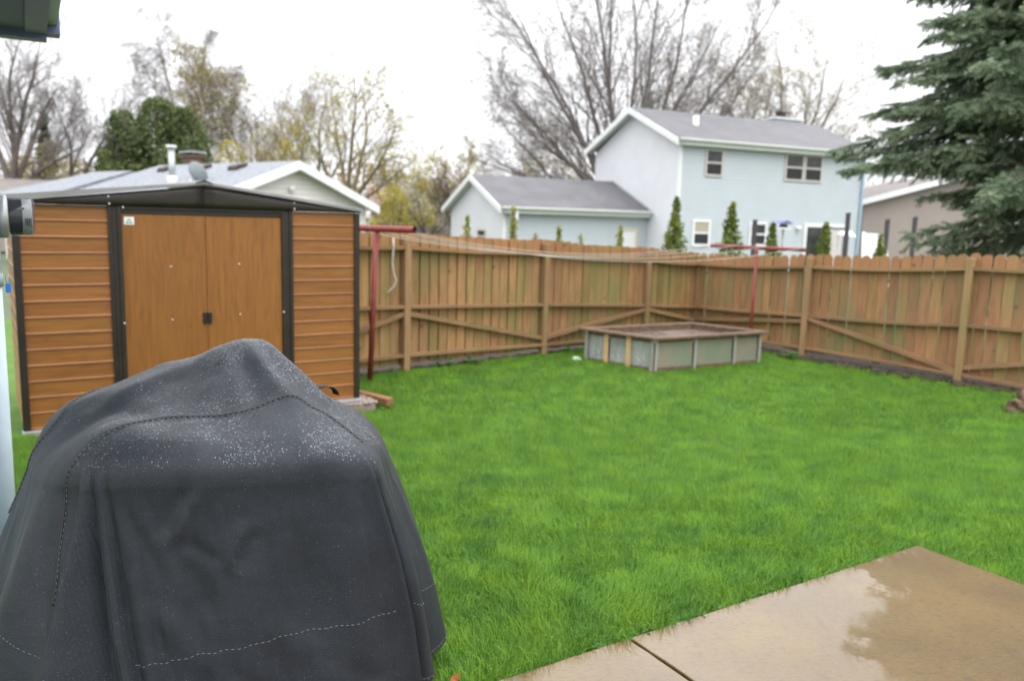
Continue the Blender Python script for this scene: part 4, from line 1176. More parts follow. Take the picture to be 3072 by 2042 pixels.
clothes_pole((-1.72, 9.76, -0.36), (-1.64, 9.756, 1.44), LB0, LB1, 'leaning red clothesline pole with a T bar, beside the shed', 0.038)
clothes_pole((3.66, 12.47, -0.36), (3.68, 12.47, 1.27), RB0, RB1, 'red clothesline pole with a T bar, behind the planter box near the fence corner', 0.029)
cl = [(0.97, 0.05, .20, 'clothesline rope nearest the open pipe end, highest at the left'), (0.80, 0.98, .27, 'clothesline rope crossing over to the far right end of the red bar'),
      (0.45, 0.60, .25, 'clothesline rope in the middle between the two red poles'), (0.16, 0.30, .24, 'lowest clothesline rope, passing in front of the fence rail')]
for k, (fa, fb, sag, lab) in enumerate(cl):
    A = LB0.lerp(LB1, fa) + Vector((0, 0, -0.03)); B = RB0.lerp(RB1, fb) + Vector((0, 0, 0.03))
    pts = [A.lerp(B, i / 24) + Vector((0, 0, -sag * 4 * (i / 24) * (1 - i / 24))) for i in range(25)]
    o = link('clothesline_rope', MB().tube(pts, 0.005, 6).mesh('clothesline_rope', M['rope'], True))
    tag(o, lab, 'rope', 'clothesline ropes')
A = LB0.lerp(LB1, .35)
pts = [(-1.52, 10.30, 1.36), (-1.515, 10.29, 1.25), (-1.53, 10.285, 1.05), (-1.51, 10.28, 0.92), (-1.475, 10.275, 0.84), (-1.50, 10.27, 0.76), (-1.57, 10.26, 0.69), (-1.60, 10.255, 0.64)]
tag(link('rope_end', MB().tube(pts, [0.012] * 7 + [0.008], 8).mesh('rope_end', M['rope'], True)), 'loose rope end dangling in front of the fence post', 'rope')

# ------------------------------------------------------------------ planter box
PA = Vector((1.93, 10.92, -0.36)); pu = Vector((1.72, 0.97, 0)); pw = Vector((-0.86, 0.76, 0))
pl = thing('planter_box', 'raised planter box with acrylic sides and wooden rim on the lawn', 'planter', PA)
pul, pwl = pu.length, pw.length; pud, pwd = pu.normalized(), pw.normalized()
def obox(name, m, p, d, L, w0, w1, z0, z1, nrm, bw=0.004, parent=None):
    """box along d from p; nrm = outward axis with extents w0..w1"""
    pts = [p + nrm * w0, p + d * L + nrm * w0, p + d * L + nrm * w1, p + nrm * w1]
    o = MB().poly([(q.x, q.y, z0) for q in pts] + [(q.x, q.y, z1) for q in pts],
                  [(3, 2, 1, 0), (4, 5, 6, 7), (0, 1, 5, 4), (1, 2, 6, 5), (2, 3, 7, 6), (3, 0, 4, 7)])
    ob = link(name, o.mesh(name, m), parent or pl)
    return bevel(ob, bw, 1) if bw else ob
Z0, ZR = Vector((0, 0, 0)), 0.44
fn_ = Vector((pud.y, -pud.x, 0)); ln_ = Vector((-pwd.y, pwd.x, 0))
if fn_.dot(Vector((0, -1, 0))) < 0: fn_ = -fn_
if ln_.dot(Vector((-1, 0, 0))) < 0: ln_ = -ln_
H = pwl
# rim boards (mitred look: long boards run past the short ones)
obox('rim_board', M['planter_wood'], Z0 - pud * 0.09, pud, pul + 0.18, -0.03, 0.085, ZR, ZR + 0.035, fn_)
obox('rim_board', M['planter_wood'], pwd * pwl - pud * 0.09, pud, pul + 0.18, 0.03, -0.085, ZR + 0.001, ZR + 0.036, fn_)
obox('rim_board', M['planter_wood'], pwd * 0.032, pwd, pwl - 0.064, -0.04, 0.08, ZR + 0.002, ZR + 0.037, ln_)
obox('rim_board', M['planter_wood'], pud * pul + pwd * 0.032, pwd, pwl - 0.064, 0.04, -0.08, ZR + 0.002, ZR + 0.037, ln_)
for d, L, p, nn in ((pud, pul, Z0, fn_), (pud, pul, pwd * pwl, -fn_), (pwd, pwl, Z0, ln_), (pwd, pwl, pud * pul, -ln_)):
    obox('bottom_board', M['planter_wood'], p + d * 0.02, d, L - 0.04, -0.024, 0.006, -0.02, 0.05, nn)
    obox('top_rail', M['planter_wood'], p + d * 0.02, d, L - 0.04, -0.024, 0.006, ZR - 0.045, ZR - 0.001, nn)
for u, c in ((0.0, 0), (0.36, 0), (0.735, 0), (0.985, 0)):
    if u: obox('stake', M['planter_post'], pud * (pul * u - 0.025), pud, 0.05, 0.007, 0.030, -0.02, ZR - 0.002, fn_)
obox('stake', M['planter_post'], pud * -0.005, pud, 0.05, 0.007, 0.03, -0.02, ZR - 0.002, fn_)
for i, (u0, u1) in enumerate(((0.01, .345), (.375, .72), (.75, .97))):
    pan = obox('acrylic_panel', M['clear_sheet'], pud * (pul * u0), pud, pul * (u1 - u0), -0.010, -0.004, 0.03, ZR - 0.03, fn_, bw=0)
sh = []
for i, (u0, u1) in enumerate(((0.06, .33), (.37, .64), (.70, .965))):
    # creased metal sheet: small grid pushed in and out
    m = MB(); n_, k_ = 9, 6
    for a_ in range(n_ + 1):
        for b_ in range(k_ + 1):
            q = pwd * (pwl * (u0 + (u1 - u0) * a_ / n_)) + ln_ * (-0.006 + 0.016 * math.sin(a_ * 1.9 + i * 2.1 + b_ * 0.9) * math.sin(math.pi * a_ / n_) * math.sin(math.pi * b_ / k_) * (1.3 if b_ < 3 else .7))
            m.v.append((q.x, q.y, 0.02 + (ZR - 0.05) * b_ / k_))
    for a_ in range(n_):
        for b_ in range(k_): m.f.append((a_ * (k_ + 1) + b_, (a_ + 1) * (k_ + 1) + b_, (a_ + 1) * (k_ + 1) + b_ + 1, a_ * (k_ + 1) + b_ + 1))
    link('metal_panel', m.mesh('metal_panel', M['sheet_metal'], False), pl)
for u, mm in ((0.345, 'new_stake'), (0.675, 'new_stake'), (0.985, 'planter_post'), (0.03, 'planter_post')):
    obox('stake', M[mm], pwd * (pwl * u - 0.035), pwd, 0.075 if mm == 'new_stake' else 0.05, 0.012, 0.036, -0.02, ZR - 0.002, ln_)
obox('back_panel', M['planter_wood'], pwd * pwl, pud, pul, -0.022, -0.004, 0.0, ZR - 0.01, -fn_, bw=0)
obox('back_panel', M['planter_wood'], pud * pul, pwd, pwl, -0.022, -0.004, 0.0, ZR - 0.01, -ln_, bw=0)
pts = [Z0, pud * pul, pud * pul + pwd * pwl, pwd * pwl]
link('soil_fill', MB().poly([(q.x, q.y, ZR - 0.06) for q in pts], [(0, 1, 2, 3)]).mesh('soil_fill', M['mud_water']), pl)

# ------------------------------------------------------------------ small things in the yard
def lumpy(name, m, loc, sx, sy, sz, seed, label, cat, sub=3, amp=.35):
    bm = bmesh.new(); bmesh.ops.create_icosphere(bm, subdivisions=sub, radius=1)
    g = random.Random(seed); ph = [g.uniform(0, 6) for _ in range(6)]
    for v in bm.verts:
        c = v.co
        k = 1 + amp * (math.sin(c.x * 4 + ph[0]) * math.sin(c.y * 3.7 + ph[1]) + .6 * math.sin(c.z * 7 + ph[2]) * math.sin(c.x * 8 + ph[3]) + .45 * math.sin(c.y * 15 + ph[4]) * math.sin(c.z * 14 + ph[5]) + .25 * g.uniform(-1, 1) * (sub > 3))
        v.co = Vector((c.x * sx, c.y * sy, c.z * sz)) * k
    me = bpy.data.meshes.new(name); bm.to_mesh(me); bm.free(); me.materials.append(m)
    me.polygons.foreach_set('use_smooth', [True] * len(me.polygons))
    return tag(link(name, me, None, loc), label, cat)
lumpy('tree_root', M['stump'], (5.84, 9.06, -0.345), .21, .13, .12, 4, 'weathered piece of tree root on the lawn at the right edge', 'tree root', 4, .7)
lumpy('stone', M['stone'], (0.93, 11.58, -0.335), .07, .05, .045, 9, 'small white stone in the grass left of the planter box', 'stone', 2, .2)
for k, (x, y, z) in enumerate(((5.1, 11.35, -.335), (5.35, 10.9, -.335), (4.6, 11.95, -.335))):
    lumpy('stone', M['soil'], (x, y, z), .05, .04, .03, 20 + k, ('pebble on the soil below the fence brace', 'pebble on the bare soil nearest the right fence post', 'pebble on the soil strip by the middle fence post')[k], 'stone', 2, .3)
# violets
fl = [(-0.05, 4.55), (0.02, 4.42), (-0.22, 4.75), (0.45, 4.62), (0.38, 4.18), (-0.1, 4.25), (0.1, 5.05), (-0.3, 4.95), (0.43, 4.25)]
labs = ['tiny violet flower in the grass, leftmost of the near pair', 'tiny violet flower right beside its twin near the grill cover', 'tiny violet flower among grass close to the cover edge', 'pale violet flower alone in mid lawn',
        'largest violet flower, nearest the patio', 'tiny violet flower low in the grass beside the cover', 'faint violet flower farther up the lawn', 'faint violet flower far left in the patch', 'small violet flower just above the largest one']
for (x, y), lab in zip(fl, labs):
    m = MB()
    for i in range(5):
        t = 2 * math.pi * i / 5 + x * 7
        c, s = math.cos(t), math.sin(t)
        m.poly([(0, 0, 0), (0.008 * c - 0.004 * s, 0.008 * s + 0.004 * c, 0.004), (0.014 * c, 0.014 * s, 0.002), (0.008 * c + 0.004 * s, 0.008 * s - 0.004 * c, 0.004)], [(0, 1, 2, 3)])
    z = float(lawn_z(x, y))
    f = thing('violet_flower', lab, 'flower', (x, y, z), 0, 'violets in the lawn')
    link('petals', m.mesh('petals', M['petal']), f, (0, 0, 0.082), (-0.5, 0, 0), (1.15, 1.15, 1))
    link('stem', MB().tube([(0, 0.01, 0), (0, 0, 0.082)], 0.0012, 5).mesh('stem', M['weed']), f)
# broad-leaved weeds along the patio edge and below the fence
def weeds(name, spots, label, size, n, seed):
    g = np.random.default_rng(seed); Vs, Fs = [], []; k = 0
    for (x, y) in spots:
        for i in range(n):
            a = g.uniform(0, 2 * np.pi); r = g.uniform(.2, 1) * size; zz = g.uniform(.15, .75) * size
            c = np.array([x + r * .6 * np.cos(a), y + r * .6 * np.sin(a), float(lawn_z(x, y)) + zz])
            d = np.array([np.cos(a), np.sin(a), g.uniform(-.2, .7)]); s = np.array([-np.sin(a), np.cos(a), 0]); L = size * g.uniform(.35, .6)
            Vs += [c - d * L * .5, c + s * L * .35, c + d * L * .5, c - s * L * .35]; Fs.append([k, k + 1, k + 2, k + 3]); k += 4
    return tag(link(name, np_mesh(name, np.array(Vs), np.array(Fs), M['weed'])), label, 'weeds', kind='stuff')
sp = []
for i in range(46):
    t = random.uniform(0.0, 2.2); p = PC + D1 * t - D2 * random.uniform(-0.01, 0.07)
    sp.append((p.x, p.y))
weeds('clover', sp, 'low broad-leaved clover along the patio edge', 0.045, 14, 5)
weeds('weed_tuft', [(-0.95, 10.80), (-0.85, 10.88), (-0.55, 11.1), (0.85, 12.2), (1.05, 12.3), (4.25, 12.35), (4.3, 12.3), (1.35, 12.35)], 'green weeds growing at the foot of the fence', 0.16, 16, 6)
lf = MB().poly([(0, 0, 0), (.025, .012, .012), (.06, .0, .02), (.025, -.02, .006), (.03, -.002, .0)], [(0, 1, 4), (1, 2, 4), (2, 3, 4), (3, 0, 4)])
tag(link('fallen_leaf', lf.mesh('fallen_leaf', M['dead_leaf']), None, (-0.185, 2.615, 0.03), (0.5, -0.5, 0.6), (0.9, 0.9, 1)), 'curled orange dead leaf at the tip of the patio edge', 'leaf')

# ------------------------------------------------------------------ neighbours' houses
def lap_wall(name, parent, m, axis, pos, xr, z0, z1, step=0.15, out=-1):
    """clapboard wall: every course tilts out at its foot. axis 'x': wall runs along x at y=pos; 'y': along y at x=pos. xr(z)->(a,b)"""
    mb = MB(); z = z0
    while z < z1 - 1e-4:
        zt = min(z + step, z1)
        (a0, b0), (a1, b1) = xr(z), xr(zt)
        if b0 - a0 > 0.02:
            if b1 - a1 < 0.02: a1 = b1 = (a0 + b0) / 2
            o = pos + out * 0.024
            pts = [(a0, o, z), (b0, o, z), (b1, pos, zt), (a1, pos, zt), (a0, pos, z), (b0, pos, z)]
            if axis == 'y': pts = [(p[1], p[0], p[2]) for p in pts]
            mb.poly(pts, [(0, 1, 2, 3), (4, 5, 1, 0)])
        z = zt
    me = bpy.data.meshes.new(name); me.from_pydata(mb.v, [], mb.f); me.materials.append(m)
    return link(name, me, parent)
def box_part(parent, name, m, *b):
    return link(name, MB().box(*b).mesh(name, m), parent)
def window(parent, x0, x1, z0, z1, y=0.0, trim='window_trim', fw=0.075, blind=None, axis='x', out=-1):
    def bx(nm, m, p, a0, a1, d0, d1, c0, c1):
        d0, d1 = y + out * d0, y + out * d1
        d0, d1 = min(d0, d1), max(d0, d1)
        b = (a0, a1, d0, d1, c0, c1) if axis == 'x' else (d0, d1, a0, a1, c0, c1)
        return box_part(p, nm, m, *b)
    w = bx('window', M['glass_dark'], parent, x0 + fw, x1 - fw, 0.004, 0.040, z0 + fw, z1 - fw)
    bx('frame', M[trim], w, x0, x0 + fw, 0.0, 0.07, z0, z1); bx('frame', M[trim], w, x1 - fw, x1, 0.0, 0.07, z0, z1)
    bx('frame', M[trim], w, x0 + fw, x1 - fw, 0.0, 0.068, z1 - fw, z1); bx('sill', M[trim], w, x0 + fw, x1 - fw, 0.0, 0.076, z0, z0 + fw)
    zm = (z0 + z1) / 2
    bx('meeting_rail', M[trim], w, x0 + fw, x1 - fw, 0.041, 0.062, zm - 0.035, zm + 0.035)
    bx('screen', M['screen'], w, x0 + fw, x1 - fw, 0.0405, 0.046, z0 + fw, zm - 0.035)
    if blind: bx('blind', M[blind], w, x0 + fw, x1 - fw, 0.0405, 0.044, zm + 0.035, z1 - fw)
    return w
def slab_roof(parent, name, m, pts_top, t=0.12):
    P = [Vector(p) for p in pts_top]
    nn = (P[1] - P[0]).cross(P[2] - P[0]).normalized()
    if nn.z < 0: nn = -nn
    Q = [p - nn * t for p in P]; n = len(P)
    mb = MB().poly([tuple(p) for p in P + Q], [tuple(range(n)), tuple(range(2 * n - 1, n - 1, -1))] + [(i, (i + 1) % n, n + (i + 1) % n, n + i) for i in range(n)])
    return link(name, mb.mesh(name, m), parent)
def beam(parent, name, m, a, b, w, h, out=(0, 0, 0)):
    """board from a to b, w thick sideways along `out`, h tall below the line"""
    a, b, o = Vector(a), Vector(b), Vector(out)
    P = [a, b, b + o * w, a + o * w]
    mb = MB().poly([tuple(p) for p in P] + [(p.x, p.y, p.z - h) for p in P], [(0, 1, 2, 3), (7, 6, 5, 4), (0, 4, 5, 1), (1, 5, 6, 2), (2, 6, 7, 3), (3, 7, 4, 0)])
    return link(name, mb.mesh(name, m), parent)

GH = -0.35
HB = thing('house', 'pale blue two-storey house with off-white gable end beyond the fence', 'house', (6.74, 34.5, GH), R(25))
g = GH
HL, HD, EW, RZ = 10.42, 6.85, 4.93 - g, 6.74 - g
slope = (RZ - (5.14 - g)) / (HD / 2 + 0.35)
lap_wall('front_wall', HB, M['blue_siding'], 'x', 0.0, lambda z: (0, HL), 0.2, EW + 0.05)
def gab(z):
    if z <= EW: return (0, HD)
    k = (z - EW) / ((RZ - 0.15 - EW)) * HD / 2
    return (k, HD - k)
lap_wall('gable_wall', HB, M['white_siding'], 'y', 0.0, gab, 0.2, RZ - 0.16)
box_part(HB, 'core', M['white_siding'], 0.02, HL - 0.02, 0.02, HD - 0.02, 0.0, EW - 0.05)
box_part(HB, 'foundation', M['meter_grey'], -0.01, HL + 0.01, -0.005, HD, 0.0, 0.2)
box_part(HB, 'corner_board', M['trim'], -0.04, 0.07, -0.055, -0.0345, 0.2, EW)
box_part(HB, 'corner_board', M['trim'], -0.056, -0.0345, -0.034, 0.07, 0.2, EW)
box_part(HB, 'downspout', mat('blue_downspout', (0.33, 0.45, 0.55), rough=0.5), HL - 0.12, HL - 0.01, -0.12, -0.036, 0.1, EW - 0.02)
ev = 0.38
ez = 5.12 - g
for sgn in (0, 1):
    y_e = -ev if sgn == 0 else HD + ev
    slab_roof(HB, 'roof_slope', M['shingle_dark'], [(-0.38, y_e, ez), (HL + 0.38, y_e, ez), (HL + 0.38, HD / 2, RZ), (-0.38, HD / 2, RZ)], 0.10)
    beam(HB, 'bargeboard', M['trim'], (-0.40, y_e, ez - 0.02), (-0.40, HD / 2, RZ - 0.02), 0.05, 0.26, (-1, 0, 0))
    beam(HB, 'rake_soffit', M['gutter'], (-0.37, y_e, ez - 0.17), (-0.37, HD / 2, RZ - 0.17), 0.355, 0.02, (1, 0, 0))
box_part(HB, 'eave_soffit', M['gutter'], -0.36, HL + 0.36, -ev + 0.071, -0.036, ez - 0.26, ez - 0.23)
gt = MB().prism([(-ev - 0.10, ez + 0.0), (-ev - 0.11, ez - 0.06), (-ev - 0.03, ez - 0.13), (-ev + 0.04, ez - 0.13), (-ev + 0.04, ez - 0.09)], 'x', -0.36, HL + 0.38)
link('gutter', gt.mesh('gutter', M['gutter']), HB)
box_part(HB, 'fascia', M['gutter'], -0.36, HL + 0.37, -ev + 0.041, -ev + 0.07, ez - 0.26, ez - 0.06)
def Zg(z): return z - g
window(HB, 1.27, 2.19, Zg(3.68), Zg(4.80))
window(HB, 5.62, 6.70, Zg(3.68), Zg(4.86)); window(HB, 6.74, 7.80, Zg(3.68), Zg(4.86))
window(HB, 0.80, 1.74, Zg(0.74), Zg(1.86), trim='trim', fw=0.10, blind='blind')
window(HB, 3.86, 4.82, Zg(0.78), Zg(1.82), trim='trim', fw=0.09)
dr_ = box_part(HB, 'sliding_door', M['glass_dark'], 7.15, 9.45, -0.044, -0.004, 0.22, Zg(1.68))
for b in ((7.0, 7.15, Zg(1.83)), (9.45, 9.60, Zg(1.83))): box_part(dr_, 'frame', M['trim'], b[0], b[1], -0.08, 0.0, 0.2, b[2])
box_part(dr_, 'frame', M['trim'], 7.15, 9.45, -0.078, 0.0, Zg(1.68), Zg(1.83)); box_part(dr_, 'sash', M['trim'], 8.26, 8.34, -0.06, -0.0445, 0.22, Zg(1.68))
box_part(dr_, 'curtain', M['window_trim'], 8.42, 9.40, -0.050, -0.0445, 0.24, Zg(1.6))
lt = link('wall_light', MB().lathe([(0.0, -0.22), (0.08, -0.2), (0.11, -0.12), (0.09, -0.03), (0.05, -0.015)], 12, (6.63, 0, Zg(1.60)), 'y').mesh('wall_light', M['white_cloth'], True), HB)
pv = MB().tube([(1.85, 1.55, RZ - 1.2), (1.85, 1.55, RZ - 0.42)], 0.13, 14)
link('vent_pipe', pv.mesh('vent_pipe', M['trim'], True), HB)
ch = box_part(HB, 'chimney', M['blue_siding'], 8.3, 9.9, HD / 2 + 0.25, HD / 2 + 1.1, RZ - 1.0, RZ + 0.16)
box_part(ch, 'chimney_cap', M['trim'], 8.2, 10.0, HD / 2 + 0.15, HD / 2 + 1.2, RZ + 0.161, RZ + 0.24)
box_part(ch, 'flue', M['vent_dark'], 8.75, 9.10, HD / 2 + 0.5, HD / 2 + 0.85, RZ + 0.241, RZ + 0.50)
box_part(ch, 'flue_cap', M['vent_dark'], 8.68, 9.45, HD / 2 + 0.43, HD / 2 + 0.92, RZ + 0.53, RZ + 0.57)
for x in (8.72, 9.40): box_part(ch, 'cap_leg', M['vent_dark'], x, x + 0.03, HD / 2 + 0.6, HD / 2 + 0.63, RZ + 0.241, RZ + 0.53)

GA = thing('garage', 'low pale blue garage with dark roof attached to the two-storey house', 'garage', (6.74, 34.5, GH), R(25))
gx0, gy0, gd = -6.95, 2.18, 6.0
ge, gr_ = 2.14 - g, 3.55 - g
lap_wall('front_wall', GA, M['blue_siding'], 'x', gy0, lambda z: (gx0, -0.02), 0.1, ge - 0.02)
def ggab(z):
    zt = ge - 0.05
    if z <= zt: return (gy0, gy0 + gd)
    k = (z - zt) / (gr_ - 0.15 - zt) * gd / 2
    return (gy0 + k, gy0 + gd - k)
lap_wall('gable_wall', GA, M['white_siding'], 'y', gx0, ggab, 0.1, gr_ - 0.15)
box_part(GA, 'core', M['white_siding'], gx0 + 0.02, -0.03, gy0 + 0.02, gy0 + gd, 0.0, ge - 0.12)
box_part(GA, 'corner_board', M['trim'], gx0 - 0.03, gx0 + 0.08, gy0 - 0.055, gy0 - 0.0345, 0.1, ge - 0.06)
gm_ = gy0 + gd / 2
for sgn in (0, 1):
    y_e = gy0 - 0.42 if sgn == 0 else gy0 + gd + 0.42
    slab_roof(GA, 'roof_slope', M['shingle_dark'], [(gx0 - 0.3, y_e, ge), (-0.03, y_e, ge), (-0.03, gm_, gr_), (gx0 - 0.3, gm_, gr_)], 0.08)
    beam(GA, 'bargeboard', M['trim'], (gx0 - 0.31, y_e, ge - 0.01), (gx0 - 0.31, gm_, gr_ - 0.01), 0.05, 0.24, (-1, 0, 0))
    beam(GA, 'rake_soffit', M['gutter'], (gx0 - 0.29, y_e, ge - 0.16), (gx0 - 0.29, gm_, gr_ - 0.16), 0.28, 0.02, (1, 0, 0))
beam(GA, 'flashing', M['galv'], (-0.03, gy0 - 0.42, ge + 0.05), (-0.03, gm_, gr_ + 0.05), 0.04, 0.10, (-1, 0, 0))
gt = MB().prism([(gy0 - 0.53, ge + 0.02), (gy0 - 0.54, ge - 0.04), (gy0 - 0.46, ge - 0.12), (gy0 - 0.38, ge - 0.12), (gy0 - 0.38, ge - 0.08)], 'x', gx0 - 0.28, 0.35)
link('gutter', gt.mesh('gutter', M['gutter']), GA)
box_part(GA, 'fascia', M['gutter'], gx0 - 0.28, 0.33, gy0 - 0.379, gy0 - 0.35, ge - 0.24, ge - 0.06)
box_part(GA, 'eave_soffit', M['gutter'], gx0 - 0.28, -0.03, gy0 - 0.35, gy0 - 0.036, ge - 0.25, ge - 0.23)
d_ = box_part(GA, 'door', M['trim'], -1.36, -0.60, gy0 - 0.05, gy0 - 0.004, 0.1, Zg(1.28))
cream = mat('cream_trim', (0.62, 0.56, 0.42), rough=0.5)
for b in ((-1.48, -1.361), (-0.599, -0.48)): box_part(d_, 'frame', cream, b[0], b[1], gy0 - 0.07, gy0, 0.1, Zg(1.40))
box_part(d_, 'frame', cream, -1.36, -0.60, gy0 - 0.068, gy0, Zg(1.281), Zg(1.40))
window(GA, gy0 + 1.75, gy0 + 2.65, Zg(0.6), Zg(1.20), y=gx0, trim='window_trim', fw=0.06, axis='y', out=-1)
box_part(GA, 'downspout', M['trim'], gx0 + 0.35, gx0 + 0.45, gy0 - 0.45, gy0 - 0.36, ge - 0.5, ge - 0.13)

# grey-roofed bungalow behind the shed
LH = thing('bungalow', 'bungalow with grey shingle roof and cream gable, showing above the shed', 'house', (-7.0, 26.0, GH), 0.0)
rd = Vector((-6.4, 4.75, 0)).normalized(); gdv = Vector((rd.y, -rd.x, 0)) * 1.0    # ridge runs left and away; gable runs right and away
if gdv.x < 0: gdv = -gdv
LH.rotation_euler = (0, 0, math.atan2(gdv.y, gdv.x))
# local: x along the gable (to the right), y along the ridge (into the house)
lhw, lr, le = 3.08, 3.26 - g, 1.98 - g
sl_ = (lr - le) / (lhw + 0.25)
def lgab(z):
    zt = le + 0.06
    if z <= zt: return (-lhw, lhw)
    k = (z - zt) / (lr - 0.13 - zt) * lhw
    return (-lhw + k, lhw - k)
lap_wall('gable_wall', LH, M['cream_siding'], 'x', 0.0, lgab, 0.2, lr - 0.13)
LL = 8.6
box_part(LH, 'core', M['cream_siding'], -lhw + 0.02, lhw - 0.02, 0.02, LL, 0.0, le - 0.05)
for s_ in (-1, 1):
    xe = s_ * (lhw + 0.30)
    slab_roof(LH, 'roof_slope', M['shingle_grey'], [(xe, -0.32, le), (xe, LL, le), (0, LL - 1.0, lr), (0, -0.32, lr)], 0.09)
    beam(LH, 'bargeboard', M['trim'], (xe, -0.33, le + 0.0), (0, -0.33, lr + 0.0), 0.05, 0.27, (0, -1, 0))
    beam(LH, 'rake_soffit', M['gutter'], (xe * 0.98, -0.31, le - 0.14), (0, -0.31, lr - 0.14), 0.30, 0.02, (0, 1, 0))
link('gable_light', MB().lathe([(0.0, -0.16), (0.09, -0.14), (0.10, -0.06), (0.05, -0.02)], 12, (-0.1, 0, le + 0.42), 'y').mesh('gable_light', M['trim'], True), LH)
def on_roof(x, y): return lr - abs(x) * sl_
vp = MB().tube([(-2.0, 3.45, on_roof(-2.0, 0) - 0.1), (-2.0, 3.45, on_roof(-2.0, 0) + 1.10)], 0.10, 16)
vpo = link('flue_pipe', vp.mesh('flue_pipe', M['galv'], True), LH)
link('pipe_cap', MB().tube([(-2.0, 3.45, on_roof(-2.0, 0) + 1.10), (-2.0, 3.45, on_roof(-2.0, 0) + 1.18)], 0.16, 16).mesh('pipe_cap', M['trim'], True), vpo)
link('pipe_base', MB().tube([(-2.0, 3.45, on_roof(-2.0, 0) - 0.1), (-2.0, 3.45, on_roof(-2.0, 0) + 0.22)], 0.15, 16).mesh('pipe_base', M['trim'], True), vpo)
for k, yv in enumerate((1.75, 3.7, 5.9)):
    z = on_roof(-0.55, 0)
    m_ = MB().prism([(-0.85, z - 0.12), (-0.85, z + 0.0), (-0.78, z + 0.06), (-0.40, z + 0.16), (-0.40, z + 0.02)], 'y', yv, yv + 0.42)
    link('roof_vent', m_.mesh('roof_vent', M['vent_dark']), LH)
# second lower wing to the left
slab_roof(LH, 'wing_roof', M['shingle_grey'], [(-lhw - 0.5, LL - 0.2, le + 0.08), (-lhw - 0.5, LL + 4.5, le + 0.08), (-0.6, LL + 2.6, lr - 0.22), (-0.6, LL - 0.2, lr - 0.22)], 0.09)
slab_roof(LH, 'wing_roof', M['shingle_grey'], [(-lhw - 0.5, LL + 4.5, le + 0.08), (2.2, LL + 4.5, le + 0.08), (-0.6, LL + 2.6, lr - 0.22)], 0.09)
slab_roof(LH, 'wing_roof', M['shingle_grey'], [(2.2, LL - 0.2, le + 0.08), (2.2, LL + 4.5, le + 0.08), (-0.6, LL + 2.6, lr - 0.22), (-0.6, LL - 0.2, lr - 0.22)], 0.09)
box_part(LH, 'wing_wall', M['cream_siding'], -lhw - 0.2, 1.9, LL, LL + 4.2, 0.0, le)
cb = box_part(LH, 'chimney', M['brick'], 1.0, 1.45, 7.1, 7.7, lr - 1.0, lr + 0.36)
box_part(cb, 'chimney_crown', M['brick'], 0.94, 1.51, 7.04, 7.76, lr + 0.361, lr + 0.45)
box_part(cb, 'chimney_cap', M['galv'], 0.90, 1.55, 7.0, 7.8, lr + 0.53, lr + 0.58)
for yy in (7.15, 7.62): box_part(cb, 'cap_leg', M['vent_dark'], 1.1, 1.35, yy, yy + 0.04, lr + 0.451, lr + 0.53)
dz = on_roof(-1.9, 0)
dp = MB().lathe([(0.0, 0.09), (0.16, 0.07), (0.30, 0.02), (0.37, -0.03), (0.37, -0.045), (0.30, 0.0), (0.16, 0.05), (0.0, 0.07)], 24)
do = link('satellite_dish', dp.mesh('satellite_dish', M['dish'], True), LH, (-1.9, 2.1, dz + 0.30), (R(66), R(8), R(10)))
link('feed_arm', MB().tube([(0, -0.3, -0.03), (0.02, -0.16, -0.34)], 0.02, 8).mesh('feed_arm', M['galv'], True), do)
link('feed_horn', MB().box(-0.06, 0.06, -0.20, -0.10, -0.42, -0.32).mesh('feed_horn', M['trim']), do)
link('dish_mast', MB().tube([(-1.9, 2.16, dz - 0.1), (-1.9, 2.16, dz + 0.30)], 0.03, 8).mesh('dish_mast', M['galv'], True), LH)

# distant houses
fh = thing('house', 'low house with a brown-grey roof at the far left behind the shed', 'house', (-20.5, 36.0, GH), R(8))
box_part(fh, 'wall', M['tan_siding'], -6, 4.2, 0.3, 6, 0, 2.3)
for b in ((-0.3, 3.1), (6.6, 3.1)): slab_roof(fh, 'roof_slope', M['shingle_brown'], [(-6.4, b[0], 2.25), (4.6, b[0], 2.25), (4.6, b[1], 3.25), (-6.4, b[1], 3.25)], 0.1)
box_part(fh, 'roof_vent', M['vent_dark'], 1.6, 2.0, 1.9, 2.2, 2.85, 3.05)
window(fh, -3, -1.8, 0.9, 2.0, y=0.3, trim='trim', fw=0.08)
fh = thing('house', 'distant pinkish house in the gap between shed and garage', 'house', (-10.2, 60.0, GH), R(12))
lap_wall('wall', fh, M['pink_wall'], 'x', 0.0, lambda z: (0, 7.2), 0.0, 2.9, 0.25)
box_part(fh, 'core', M['pink_wall'], 0.02, 7.18, 0.02, 6, 0, 2.85)
for b in ((-0.4, 3.0), (6.4, 3.0)): slab_roof(fh, 'roof_slope', mat('pinkish_brown_shingles', (0.3, 0.2, 0.17), rough=0.8), [(-0.4, b[0], 2.9), (7.6, b[0], 2.9), (7.6, b[1], 4.3), (-0.4, b[1], 4.3)], 0.12)
for x in (1.2, 3.2, 5.2): window(fh, x, x + 1.1, 0.9, 2.1, y=0.0, trim='trim', fw=0.12)
TH = thing('house', 'tan house with gable roof behind the spruce, right of the blue house', 'house', (17.4, 40.0, GH), R(-2))
tw, te, tp = 8.6, 3.4, 4.7
lap_wall('gable_wall', TH, M['tan_siding'], 'x', 0.0, lambda z: (-0.6, tw) if z < te else (-0.6 + (z - te) / (tp - te) * (tw + .6) / 2, tw - (z - te) / (tp - te) * (tw + .6) / 2), 0.0, tp - 0.05, 0.13)
tm = (tw - 0.6) / 2
box_part(TH, 'core', M['tan_siding'], -0.58, tw - 0.02, 0.02, 8, 0, te - 0.05)
